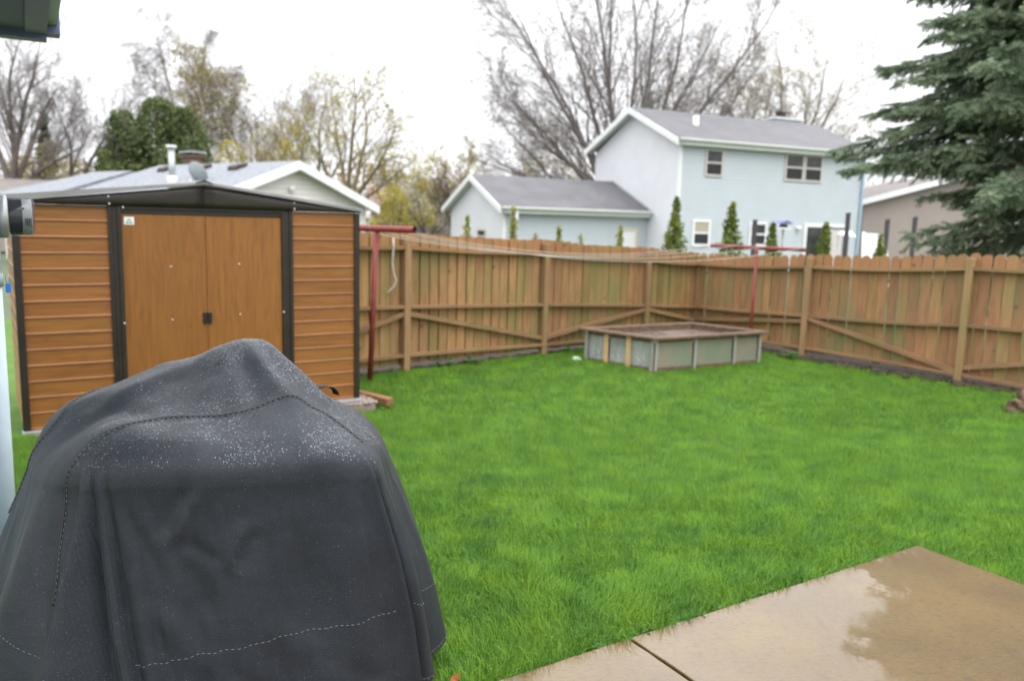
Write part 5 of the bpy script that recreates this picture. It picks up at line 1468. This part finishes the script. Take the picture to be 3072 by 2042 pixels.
for s_, xe in ((-1, -1.0), (1, tw + 0.4)):
    slab_roof(TH, 'roof_slope', M['shingle_brown'], [(xe, -0.4, te - 0.05), (xe, 8.2, te - 0.05), (tm, 8.2, tp + 0.1), (tm, -0.4, tp + 0.1)], 0.1)
    beam(TH, 'bargeboard', M['trim'], (xe, -0.41, te - 0.04), (tm, -0.41, tp + 0.11), 0.05, 0.26, (0, -1, 0))
window(TH, 6.2, 7.0, 1.9, 3.0, y=0.0, trim='trim', fw=0.09)
cb = box_part(TH, 'chimney', M['brick'], 6.9, 7.5, 1.4, 2.0, te, te + 1.55)
box_part(cb, 'chimney_crown', M['brick'], 6.84, 7.56, 1.34, 2.06, te + 1.551, te + 1.66)

# things standing in the neighbour's yard
def px_to(px, Y): return (px - 1536) / 2450 * (Y * 1.0) * 0.99
for px, Y, top, lab in ((2531, 25.0, 1.62 + (690 - 645) / 2450 * 25, 'dark pergola post in front of the sliding door'), (2650, 25.5, 1.62 + (692 - 662) / 2450 * 25.5, 'dark pergola post before the tan house, nearest the blue corner'),
                        (2732, 25.8, 1.62 + (694 - 655) / 2450 * 25.8, 'dark pergola post before the tan house, nearest the spruce'), (2254, 25.2, 1.62 + (681 - 664) / 2450 * 25.2, 'dark post against the middle ground-floor window')):
    x = px_to(px, Y)
    t = thing('pergola_post', lab, 'post', (x, Y, GH), R(20), 'dark posts in the neighbour yard')
    link('shaft', MB().box(-0.05, 0.05, -0.05, 0.05, -0.2, top - GH).mesh('shaft', M['post_dark']), t)
    link('post_cap', MB().prism([(-0.07, top - GH), (0.07, top - GH), (0.0, top - GH + 0.05)], 'y', -0.07, 0.07).mesh('post_cap', M['post_dark']), t)
x = px_to(2340, 27)
t = thing('bird_feeder', 'bird feeder on a thin pole before the blue house wall', 'bird feeder', (x, 27.0, GH), 0.2)
link('pole', MB().tube([(0, 0, -0.1), (0, 0, 1.92)], 0.035, 8).mesh('pole', M['planter_post'], True), t)
link('tray', MB().box(-0.20, 0.20, -0.16, 0.16, 1.92, 1.97).mesh('tray', M['white_cloth']), t)
link('roof', MB().prism([(-0.28, 2.08), (0.28, 2.08), (0.0, 2.22)], 'y', -0.2, 0.2).mesh('roof', M['fascia_blue']), t)
link('hopper', MB().box(-0.10, 0.10, -0.08, 0.08, 1.971, 2.08).mesh('hopper', M['post_dark']), t)
x = px_to(2505, 26)
t = thing('patio_umbrella', 'white canopy of a patio umbrella beside the dark post', 'umbrella', (x, 26.0, GH), 0)
link('canopy', MB().lathe([(0.0, 1.96), (0.10, 1.95), (0.28, 1.85), (0.34, 1.78), (0.30, 1.77), (0.0, 1.82)], 10).mesh('canopy', M['white_cloth'], True), t, (0, 0, 0), (0.1, 0.12, 0), (0.9, 0.9, 1.0))
link('pole', MB().tube([(0, 0, -0.1), (0, 0, 1.84)], 0.025, 8).mesh('pole', M['galv'], True), t)
x = px_to(2612, 26.5)
t = thing('playset_slide', 'white slide leaning up to the dark pergola post', 'slide', (x, 26.5, GH), 0)
link('chute', MB().poly([(-0.42, -0.5, 0.0), (0.38, -0.5, 0.0), (0.50, 0.3, 1.85), (-0.20, 0.3, 1.85), (-0.42, -0.44, 0.0), (0.38, -0.44, 0.0), (0.50, 0.36, 1.85), (-0.20, 0.36, 1.85)],
                        [(0, 1, 2, 3), (7, 6, 5, 4), (0, 4, 5, 1), (1, 5, 6, 2), (2, 6, 7, 3), (3, 7, 4, 0)]).mesh('chute', M['white_cloth']), t)
for s_ in (-1, 1):
    a_, b_ = ((-0.42, -0.52, 0.0), (-0.20, 0.28, 1.88)) if s_ < 0 else ((0.38, -0.52, 0.0), (0.50, 0.28, 1.88))
    link('side_rail', MB().tube([a_, b_], 0.05, 8).mesh('side_rail', M['white_cloth'], True), t)
t = thing('back_fence', 'far grey board fence in the gap under the blossom tree', 'fence', (-6.6, 48.0, GH), R(5))
bm_ = MB().box(-0.07, 0.07, -0.01, 0.01, 0, 1.5).mesh('board', mat('grey_boards', (0.3, 0.27, 0.25), rough=0.8, rnd=0.15))
for i in range(28): link('board', bm_, t, (i * 0.15, 0, 0))
for z in (0.35, 1.2): link('rail', MB().box(-0.1, 4.2, 0.011, 0.05, z, z + 0.09).mesh('rail', M['planter_post']), t)

# ------------------------------------------------------------------ trees
def frames(P0, P1):
    d = P1 - P0; L = np.linalg.norm(d, axis=1, keepdims=True); d = d / np.maximum(L, 1e-9)
    a = np.where(np.abs(d[:, 2:3]) < 0.9, np.array([[0, 0, 1.]]), np.array([[1., 0, 0]]))
    u = np.cross(d, a); u /= np.linalg.norm(u, axis=1, keepdims=True)
    return u, np.cross(d, u)
def seg_mesh(segs, k):
    A = np.array([s[0] for s in segs]); B = np.array([s[1] for s in segs]); ra = np.array([s[2] for s in segs]); rb = np.array([s[3] for s in segs])
    u, w = frames(A, B); n = len(A)
    t = np.arange(k) * 2 * np.pi / k
    ring = np.cos(t)[None, :, None] * u[:, None] + np.sin(t)[None, :, None] * w[:, None]
    V = np.concatenate([A[:, None] + ring * ra[:, None, None], B[:, None] + ring * rb[:, None, None]], 1).reshape(-1, 3)
    o = (np.arange(n) * 2 * k)[:, None]; j = np.arange(k); j2 = (j + 1) % k
    F = np.stack([o + j, o + j2, o + k + j2, o + k + j], -1).reshape(-1, 4)
    return V, F
class Tree:
    def __init__(s, seed): s.g = random.Random(seed); s.big = []; s.twig = []; s.tips = []
    def rv(s):
        g = s.g; return Vector((g.gauss(0, 1), g.gauss(0, 1), g.gauss(0, 1)))
    def grow(s, p, d, L, r, lvl, spec):
        g = s.g
        n = spec['seg'][lvl]; wob = spec['wob']; up = spec['up'][lvl]
        d = d.normalized(); step = L / n; last = lvl == len(spec['seg']) - 1
        pts = [(p.copy(), d.copy(), r)]
        for i in range(n):
            d = (d + s.rv() * wob + Vector((0, 0, up))).normalized()
            q = p + d * step
            r1 = max(r * (1 - (i + 1) / n * spec['taper']), spec['rmin'])
            r0 = max(r * (1 - i / n * spec['taper']), spec['rmin'])
            (s.big if r0 > spec['split'] else s.twig).append((tuple(p), tuple(q), r0, r1))
            p = q; pts.append((p.copy(), d.copy(), r1))
        s.tips.append(tuple(p))
        if last:
            for k in range(1, n): s.tips.append(tuple(pts[k][0]))
            return
        m = spec['kids'][lvl]; m = m + g.randint(-1, 1) if m > 3 else m
        for k in range(m):
            f = spec['start'][lvl] + (0.98 - spec['start'][lvl]) * (k + g.random()) / m
            x = f * n; i = min(n - 1, int(x)); u = x - i
            pp = pts[i][0].lerp(pts[i + 1][0], u); dd = pts[i + 1][1]; rr = pts[i][2] * (1 - u) + pts[i + 1][2] * u
            perp = s.rv(); perp = (perp - dd * perp.dot(dd)).normalized()
            a = R(spec['ang'][lvl]) * g.uniform(0.7, 1.3)
            nd = dd * math.cos(a) + perp * math.sin(a)
            s.grow(pp, nd, L * spec['len'][lvl] * g.uniform(0.6, 1.25) * (1.15 - 0.6 * f), rr * spec['rad'][lvl], lvl + 1, spec)
def leaf_cards(P, size, seed, per=1, spread=0.1, up=0.0):
    g = np.random.default_rng(seed)
    P = np.repeat(np.asarray(P, float), per, axis=0); n = len(P)
    C = P + g.normal(0, spread, (n, 3))
    a = g.normal(0, 1, (n, 3)); a[:, 2] += up; a /= np.linalg.norm(a, axis=1, keepdims=True)
    b = g.normal(0, 1, (n, 3)); b -= a * (a * b).sum(1, keepdims=True); b /= np.linalg.norm(b, axis=1, keepdims=True)
    s = size * g.uniform(0.6, 1.4, (n, 1))
    V = np.stack([C - a * s, C + b * s * 0.45, C + a * s, C - b * s * 0.45], 1).reshape(-1, 3)
    F = np.arange(n)[:, None] * 4 + np.array([0, 1, 2, 3])
    return V, F
def put_tree(name, label, loc, T, bark, leaves=None, leafmat_=None, group='trees beyond the fence', twigbark=None, k=6):
    t = thing(name, label, 'tree', loc, 0, group)
    if T.big:
        V, F = seg_mesh(T.big, k); link('trunk', np_mesh('trunk', V, F, bark, True), t)
    if T.twig:
        V, F = seg_mesh(T.twig, 3); link('twigs', np_mesh('twigs', V, F, twigbark or bark, True), t)
    if leaves is not None:
        link('crown', np_mesh('crown', leaves[0], leaves[1], leafmat_), t)
    return t
def height_at(px, py, Y): return 1.62 + (661 + 0.0273 * (px - 1536) - py) / 2450 * Y
SP = dict(seg=[8, 5, 3, 2], kids=[11, 8, 5], ang=[38, 42, 45], len=[0.48, 0.5, 0.55], rad=[0.5, 0.5, 0.55], start=[0.22, 0.2, 0.2], up=[0.05, 0.05, 0.05, 0.03], wob=0.10, taper=0.85, rmin=0.006, split=0.045)

# the great bare maple behind the blue house: many straight limbs from one short trunk
T = Tree(11); Yb = 47.0
bx_ = px_to(1845, Yb)
T.big.append(((0, 0, 0), (0.1, 0, 3.2), 0.62, 0.52))
sp = dict(SP, seg=[9, 5, 3, 2], kids=[15, 10, 6], ang=[27, 38, 45], len=[0.34, 0.5, 0.55], start=[0.16, 0.12, 0.15], up=[0.02, 0.02, 0.01, 0.0], wob=0.06, rmin=0.0075, split=0.05)
rr_ = random.Random(5)
for i, (ax, ay, L) in enumerate(((-80, 10, 9.5), (-71, -15, 10.5), (-63, 20, 11.5), (-54, -10, 12.5), (-46, 25, 13), (-38, -20, 13.5), (-29, 5, 14), (-21, 25, 14), (-12, -18, 14.5), (-4, 8, 14.5), (4, -25, 14.5), (12, 20, 14.5),
                                 (20, -5, 14), (28, 20, 14), (36, -15, 14), (44, 10, 13.5), (51, -10, 13.5), (57, 25, 12.5), (63, -5, 11.5), (70, 10, 9.5), (-58, 40, 10.5), (33, 40, 11))):
    ax, ay = R(ax), R(ay)
    d = Vector((math.sin(ax), math.sin(ay) * 0.8, math.cos(ax)))
    T.grow(Vector((0.1 + rr_.uniform(-.15, .15), rr_.uniform(-.2, .2), 2.4 + rr_.uniform(-.6, 1.1))), d, L * rr_.uniform(.9, 1.1) * (1 if abs(ax) < R(42) else .86), 0.16 if abs(ax) < R(45) else 0.12, 0, sp)
put_tree('maple_tree', 'huge bare maple with fanning limbs behind the blue house', (bx_, Yb, GH), T, M['bark_grey'], leaf_cards(T.tips[::9], 0.07, 1), M['bud_brown'])

def bare(seed, px, Y, toppx, label, limbs, name='bare_tree', bark='bark_grey', trunk_r=0.22, trunk_h=2.0, spec=None, lean=(0, 0), leaf=None, leafsize=0.10, every=3, per=1, spread=0.12, twig=None):
    T = Tree(seed); H = height_at(px, toppx, Y) - GH
    top = Vector((lean[0], lean[1], trunk_h))
    for i in range(4):
        a, b = Vector((0, 0, -0.2)).lerp(top, i / 4), Vector((0, 0, -0.2)).lerp(top, (i + 1) / 4)
        T.big.append((tuple(a), tuple(b), trunk_r * (1 - 0.07 * i), trunk_r * (1 - 0.07 * (i + 1))))
    g = random.Random(seed)
    for ax, ay, Lf in limbs:
        ax, ay = R(ax), R(ay)
        T.grow(top.copy(), Vector((math.sin(ax), math.sin(ay), math.cos(ax))), (H - trunk_h) * Lf, trunk_r * 0.62, 0, spec or SP)
    lv = leaf_cards(T.tips[::every], leafsize, seed, per, spread) if leaf else None
    return put_tree(name, label, (px_to(px, Y), Y, GH), T, M[bark], lv, M[leaf] if leaf else None, twigbark=M[twig] if twig else None)
FAN = ((-38, 10, .85), (-15, -15, 1.0), (8, 15, 1.05), (30, -10, .9))
bare(21, 30, 40, 130, 'tall bare tree at the far left edge above the meter', ((-25, 0, .9), (-6, 20, 1.02), (16, -10, 1.0), (38, 15, .75), (58, -10, .6)), bark='bark_dark', trunk_r=0.26, trunk_h=2.8, spec=dict(SP, kids=[13, 10, 7], rmin=0.006), twig='bark_grey')
bare(22, 165, 43, 225, 'bare tree leaning right between the far left tree and the evergreens', ((8, 0, .85), (28, 15, 1.0), (46, -10, .95), (62, 10, .7)), bark='bark_dark', trunk_r=0.18, trunk_h=2.0, lean=(0.5, 0), spec=dict(SP, kids=[12, 10, 7]), twig='bark_grey')
bare(23, 90, 50, 260, 'thin bare tree behind the far left pair', FAN, trunk_r=0.14, spec=dict(SP, kids=[12, 10, 7]))
DRP = dict(SP, seg=[9, 6, 4, 3], kids=[15, 12, 7], ang=[32, 45, 50], len=[0.42, 0.5, 0.7], up=[0.05, -0.0, -0.10, -0.16], wob=0.09, rmin=0.007)
bare(131, 545, 56, 92, 'tall slender weeping birch, the highest tree on the left', ((-30, 5, .78), (-10, -10, 1.0), (12, 10, .95), (30, -5, .75)), name='birch_tree', bark='bark_birch', trunk_r=0.17, trunk_h=6.0, spec=DRP, twig='bark_grey')
bare(32, 648, 52, 190, 'white-stemmed birch with yellow-brown catkins right of the evergreens', ((-22, 5, .9), (0, -10, 1.02), (20, 10, .85)), name='birch_tree', bark='bark_birch', trunk_r=0.17, trunk_h=4.0, spec=dict(DRP, kids=[13, 10, 6]), twig='bark_olive', leaf='bud_olive', every=3, leafsize=0.10, lean=(-0.3, 0))
bare(33, 762, 55, 285, 'purplish bare tree behind the cream gable', FAN, trunk_r=0.15, spec=dict(SP, kids=[13, 11, 7]))
bare(34, 690, 60, 330, 'bare brownish tree between the birch and the purple tree', FAN, trunk_r=0.15, spec=dict(SP, kids=[10, 8, 5]), leaf='bud_brown', every=5)
bare(35, 850, 57, 275, 'grey bare tree just left of the yellow-budded tree', FAN, trunk_r=0.15, spec=dict(SP, kids=[13, 11, 7]))
bare(36, 1038, 41, 250, 'yellow-budded maple right of the cream gable', ((-42, 5, .8), (-20, 20, .95), (2, -15, 1.05), (24, 10, 1.0), (48, -10, .8), (66, 15, .6)), name='maple_tree', bark='bark_olive', trunk_r=0.20, trunk_h=2.6, leaf='bud_yellow', every=3, leafsize=0.085, spread=0.10, spec=dict(SP, kids=[10, 7, 5]))
bare(37, 945, 47, 280, 'yellow-budded tree leaning left behind the cream gable peak', ((-40, 5, .8), (-18, 20, .95), (6, -15, 1.0), (28, 0, .8)), name='maple_tree', bark='bark_olive', trunk_r=0.19, trunk_h=2.6, leaf='bud_yellow', every=3, leafsize=0.09, spec=dict(SP, kids=[9, 7, 5]))
bare(38, 1150, 55, 480, 'small thin tree left of the blossom tree', FAN, trunk_r=0.10, trunk_h=1.2, leaf='bud_olive', every=3, spec=dict(SP, kids=[8, 6, 4]))
bare(39, 1355, 44, 515, 'brown small tree with dark trunk beside the garage gable', ((-35, 10, .9), (-10, -10, 1.0), (15, 10, 1.0), (38, 0, .85)), bark='bark_dark', trunk_r=0.16, trunk_h=1.4, leaf='bud_brown', every=2, leafsize=0.06, spec=dict(SP, kids=[10, 8, 5]))
bare(40, 1340, 56, 470, 'yellow-green tree behind the garage gable', FAN + ((50, 5, .8), (-55, 5, .8)), name='maple_tree', bark='bark_olive', trunk_r=0.15, trunk_h=1.5, leaf='bud_yellow', every=2, leafsize=0.10, spec=dict(SP, kids=[9, 7, 5]))
bare(41, 1275, 47, 545, 'white blossoming tree in the gap left of the garage', FAN + ((52, 5, .7), (-52, 5, .7)), name='blossom_tree', bark='bark_dark', trunk_r=0.12, trunk_h=0.7, leaf='blossom', every=1, leafsize=0.055, spread=0.07, spec=dict(SP, kids=[9, 7, 4]))
bare(42, 1660, 60, 445, 'small yellow tree peeking over the garage roof', FAN + ((50, 5, .8),), name='maple_tree', bark='bark_olive', trunk_r=0.13, trunk_h=1.4, leaf='bud_yellow', every=2, leafsize=0.11, spec=dict(SP, kids=[8, 7, 4]))
bare(43, 2330, 58, 150, 'olive-budded tree behind the right end of the blue house', ((-42, 5, .85), (-22, 15, 1.0), (-4, -10, 1.05), (14, 10, 1.0), (32, -5, .95), (48, 10, .8)), name='maple_tree', bark='bark_olive', trunk_r=0.24, trunk_h=3.2, leaf='bud_olive', every=2, leafsize=0.085, spec=dict(SP, kids=[12, 9, 5]))
bare(44, 2110, 60, 240, 'olive-budded tree filling between the great maple and the chimney', FAN + ((-52, 5, .8), (50, 5, .8)), name='maple_tree', bark='bark_olive', trunk_r=0.2, trunk_h=2.6, leaf='bud_olive', every=2, leafsize=0.09, spec=dict(SP, kids=[11, 8, 5]))
bare(45, 1215, 60, 545, 'low yellow shrub-tree left of the white blossom', FAN + ((52, 5, .8), (-52, 5, .8)), name='maple_tree', bark='bark_olive', trunk_r=0.10, trunk_h=0.8, leaf='bud_yellow', every=1, leafsize=0.10, spec=dict(SP, kids=[8, 6, 4]))
bare(46, 2600, 66, 395, 'faint bare tree tops right of the blue house roof', FAN, trunk_r=0.16, spec=dict(SP, kids=[9, 7, 4]))

# soft-foliage shrubs and evergreens: leaf clumps through a volume round a stem
def bushy(name, label, loc, prof, H, mname, n, leaf, seed, group, cat='tree', bark='bark_dark', stem=0.08, lumps=0.25, droop=0.0, cx=0.0):
    """prof(t) -> radius at relative height t"""
    g = np.random.default_rng(seed)
    t = thing(name, label, cat, loc, g.uniform(0, 6), group)
    link('trunk', MB().tube([(0, 0, -0.1), (0.02, 0, H * 0.5), (0, 0, H * 0.95)], [stem, stem * 0.7, stem * 0.2], 8).mesh('trunk', M[bark], True), t)
    h = g.beta(1.05, 1.25, n); a = g.uniform(0, 2 * np.pi, n)
    lump = 1 + lumps * (vnoise(a * 1.6 + seed, h * 7) - 0.5) * 2 + lumps * 0.7 * (vnoise(a * 4 + seed, h * 17 + 5) - 0.5) * 2
    r = prof(h) * np.sqrt(g.uniform(0.35, 1.02, n)) * lump
    P = np.stack([r * np.cos(a), r * np.sin(a), h * H], 1)
    V, F = leaf_cards(P, leaf, seed + 1, 1, leaf * 0.5, up=0.6)
    link('foliage', np_mesh('foliage', V, F, M[mname]), t)
    return t
cone = lambda w: (lambda h: w * np.maximum(0.02, (1 - h)) ** 1.05 * np.clip(0.55 + h * 4, 0, 1))
def arb(px, Y, toppx, wpx, mname, label, seed, n=2200, leaf=0.06, group='young arborvitae along the neighbour fence'):
    H = height_at(px, toppx, Y) - GH
    return bushy('arborvitae_shrub', label, (px_to(px, Y), Y, GH), cone(wpx / 2450 * Y / 2 * 1.55), H, mname, n, leaf, seed, group, 'shrub', lumps=0.85)
arb(2016, 21, 592, 66, 'arbor', 'dark green arborvitae at the white gable wall, tallest on the left', 61)
arb(2184, 21.3, 610, 80, 'arbor', 'dark green arborvitae before the blue wall, right of the lower left window', 62)
arb(2309, 21.6, 668, 50, 'arbor', 'narrow arborvitae just left of the bird feeder', 63, 1500)
arb(2469, 21.8, 670, 58, 'arbor', 'arborvitae in front of the sliding door', 64, 1700)
arb(2634, 22, 705, 44, 'arbor', 'short arborvitae in front of the white slide', 65, 1200)
arb(1393, 19.5, 645, 46, 'arbor_yellow', 'pale young shrub at the left end below the garage gable', 66, 900, .05)
arb(1529, 19.8, 620, 38, 'arbor_yellow', 'pale narrow shrub at the garage front corner', 67, 800, .05)
arb(1668, 20, 680, 44, 'arbor_yellow', 'pale shrub in the middle of the garage wall', 68, 700, .05)
arb(1853, 20.2, 680, 36, 'arbor_yellow', 'pale shrub beside the white garage door', 69, 700, .05)
arb(1598, 20, 690, 60, 'arbor_yellow', 'thin sprouting shrub between the garage corner and middle shrub', 70, 260, .045)
arb(1735, 20.1, 697, 70, 'arbor_yellow', 'sparse low shrub left of the garage door', 71, 300, .045)
dome = lambda w: (lambda h: w * np.sqrt(np.maximum(0.02, 1 - (h * 1.02 - 0.25) ** 2 / 0.62)))
for k, (px, top, w, lab) in enumerate(((372, 345, 150, 'dark cedar on the left of the evergreen clump'), (470, 308, 170, 'tallest dark cedar in the middle of the evergreen clump'), (552, 335, 165, 'dark cedar on the right of the evergreen clump'))):
    Y = 42 + 1.2 * k
    H = height_at(px, top, Y) - GH
    bushy('cedar_tree', lab, (px_to(px, Y), Y, GH), dome(w / 2450 * Y / 2), H, 'cedar', 14000, 0.10, 80 + k, 'evergreen clump behind the bungalow', stem=0.2, lumps=0.6)
H = height_at(300, 455, 40) - GH
bushy('cedar_tree', 'low cedar at the left foot of the evergreen clump', (px_to(312, 40), 40, GH), dome(65 / 2450 * 40 / 2), H, 'cedar', 5000, 0.085, 85, 'evergreen clump behind the bungalow', stem=0.1)
H = height_at(128, 350, 48) - GH
bushy('spruce_tree', 'small dark spruce among the bare trees on the far left', (px_to(135, 48), 48, GH), cone(95 / 2450 * 48 / 2), H, 'spruce_far', 3000, 0.16, 86, 'trees beyond the fence', stem=0.14, lumps=0.4)
for k, (px, top, w, Y, lab) in enumerate(((60, 470, 120, 46, 'olive-yellow bush at the far left edge'), (150, 430, 130, 46.5, 'olive-yellow bush left of the evergreen clump'), (235, 480, 110, 45, 'low olive bush at the foot of the leaning bare tree'),
                                          (690, 425, 150, 49, 'bright yellow bush right behind the white birch stem'), (790, 455, 120, 48, 'dull yellow bush below the purplish tree'), (850, 430, 110, 47, 'bright yellow bush behind the gable peak'),
                                          (1170, 560, 120, 46, 'yellow bush at the right foot of the yellow-budded maple'), (1260, 600, 90, 52, 'pale green bush in the gap'))):
    H = height_at(px, top, Y) - GH
    bushy('yellow_bush', lab, (px_to(px, Y), Y, GH), dome(w / 2450 * Y / 2), H, 'bud_olive' if k in (0, 1, 2, 4) else 'bud_yellow', 1700, 0.10, 90 + k, 'budding bushes behind the houses', 'bush', 'bark_olive', stem=0.08, lumps=0.4)

# distant hedge line closing the horizon
g = np.random.default_rng(99)
n = 26000
hx = g.uniform(-95, 95, n); hy = g.uniform(78, 92, n)
top = 3.2 + 3.0 * vnoise(hx * 0.13, hx * 0 + 3) + 1.6 * vnoise(hx * 0.6, hx * 0 + 9)
hzv = GH + top * g.beta(1.3, 1.1, n)
V, F = leaf_cards(np.stack([hx, hy, hzv], 1), 0.28, 100, 1, 0.1)
tag(link('far_trees', np_mesh('far_trees', V, F, M['bud_brown'])), 'distant band of brownish budding trees along the horizon', 'trees', kind='stuff')

# ------------------------------------------------------------------ the big spruce on the right
def spruce():
    g = random.Random(77); G = np.random.default_rng(77)
    base = Vector((8.55, 12.9, GH)); H = 13.0
    t = thing('spruce_tree', 'large blue-green spruce with drooping boughs at the right edge', 'tree', base)
    link('trunk', MB().tube([(0, 0, -0.1), (0.03, 0, 4), (0, 0.02, 9), (0, 0, H)], [0.24, 0.19, 0.1, 0.01], 12).mesh('trunk', M['bark_dark'], True), t)
    # one needle sprig, 13 cm, along +x
    nn = 18
    s = np.linspace(0.0, 1, nn); ph = np.arange(nn) * 2.4
    o = np.stack([s * 0.17, 0 * s, 0 * s], 1)
    d = np.stack([0.6 + 0.3 * s, np.cos(ph), np.sin(ph)], 1); d /= np.linalg.norm(d, axis=1, keepdims=True)
    w = np.cross(d, np.array([1., 0, 0])); w /= np.linalg.norm(w, axis=1, keepdims=True)
    L = 0.055
    sv = np.stack([o - w * 0.013, o + w * 0.013, o + d * L], 1).reshape(-1, 3)
    sf = np.arange(nn)[:, None] * 3 + np.array([0, 1, 2])
    wood = []
    pos, dirs = [], []
    z = 1.3
    while z < 8.3:
        low = z < 2.9
        Lb = 4.7 * (1 - z / 13.0) * (0.62 if low else 1)
        nb = 7 if low else 10
        a0 = g.uniform(0, 6.28)
        for b in range(nb):
            a = a0 + b * 2 * math.pi / nb + g.uniform(-.3, .3)
            if math.cos(a) > 0.45: continue                           # the far right side is never in view
            L_ = Lb * g.uniform(.72, 1.12)
            zz = z + g.uniform(-.25, .25)
            P = []
            n = 12
            lift = g.uniform(.05, .2)
            for i in range(n + 1):
                u = i / n
                P.append(Vector((math.cos(a) * L_ * u + 0.06 * math.sin(5 * u + b), math.sin(a) * L_ * u, zz + lift * L_ * u - 0.42 * L_ * u * u * (1 - 0.45 * u))))
            for i in range(n):
                wood.append((tuple(P[i]), tuple(P[i + 1]), 0.045 * (1 - i / n) + 0.006, 0.045 * (1 - (i + 1) / n) + 0.006))
            for i in range(3, n + 1):
                dd = (P[i] - P[i - 1]).normalized()
                side = Vector((-dd.y, dd.x, 0)).normalized()
                u = i / n
                for q in range(3 if low else 7):
                    st = P[i - 1].lerp(P[i], g.random())
                    ls = (0.16 + 0.75 * math.sin(math.pi * min(1, u * 0.95)) * (1.15 - u)) * g.uniform(.55, 1.25)
                    sd = (dd * g.uniform(.35, 1.0) + side * g.uniform(-1.0, 1.0) + Vector((0, 0, g.uniform(-.75, .28)))).normalized()
                    m = max(1, int(ls / 0.13))
                    pcur = st.copy()
                    for j in range(m):
                        sd = (sd + Vector((g.gauss(0, .09), g.gauss(0, .09), -0.11))).normalized()
                        pos.append(tuple(pcur)); dirs.append(tuple(sd))
                        for s2_ in (-1, 1):
                            if g.random() < 0.72:
                                hd = (sd * .75 + Vector((-sd.y, sd.x, 0)) * s2_ * g.uniform(.4, .9) + Vector((0, 0, g.uniform(-.6, .35)))).normalized()
                                pos.append(tuple(pcur)); dirs.append(tuple(hd))
                        pcur = pcur + sd * 0.13
        z += 0.27 + 0.02 * z
    P = np.array(pos); D = np.array(dirs)
    # keep what can be seen from the yard: the crown left of the trunk
    wx_ = P[:, 0] + base.x; wy_ = P[:, 1] + base.y; wz_ = P[:, 2] + base.z
    keep = (wx_ < 0.72 * wy_ + 0.4) & (wz_ < 1.62 + 0.34 * wy_ + 0.4)
    # boughs stay clear of the fence: nothing on the yard side below head height
    (ax_, ay_), (bx2, by2) = FR[1], FR[3]
    dx_, dy_ = bx2 - ax_, by2 - ay_; dl = math.hypot(dx_, dy_)
    inside = ((wx_ - ax_) * dy_ - (wy_ - ay_) * dx_) / dl
    keep &= ~((inside > -0.12) & (wz_ < 1.62))
    P, D = P[keep], D[keep]
    a = np.where(np.abs(D[:, 2:3]) < 0.9, np.array([[0, 0, 1.]]), np.array([[1., 0, 0]]))
    U = np.cross(D, a); U /= np.linalg.norm(U, axis=1, keepdims=True); W = np.cross(D, U)
    sc = G.uniform(0.8, 1.15, (len(P), 1, 1))
    V = P[:, None, :] + sc * (sv[None, :, 0:1] * D[:, None] + sv[None, :, 1:2] * U[:, None] + sv[None, :, 2:3] * W[:, None])
    F = sf[None] + (np.arange(len(P)) * len(sv))[:, None, None]
    pass
    nd = link('needles', np_mesh('needles', V.reshape(-1, 3), F.reshape(-1, 3), M['spruce']), t)
    nd['kind'] = 'stuff'
    wv, wf = seg_mesh(wood, 5); link('boughs', np_mesh('boughs', wv, wf, M['bark_dark'], True), t)
    return t
spruce()
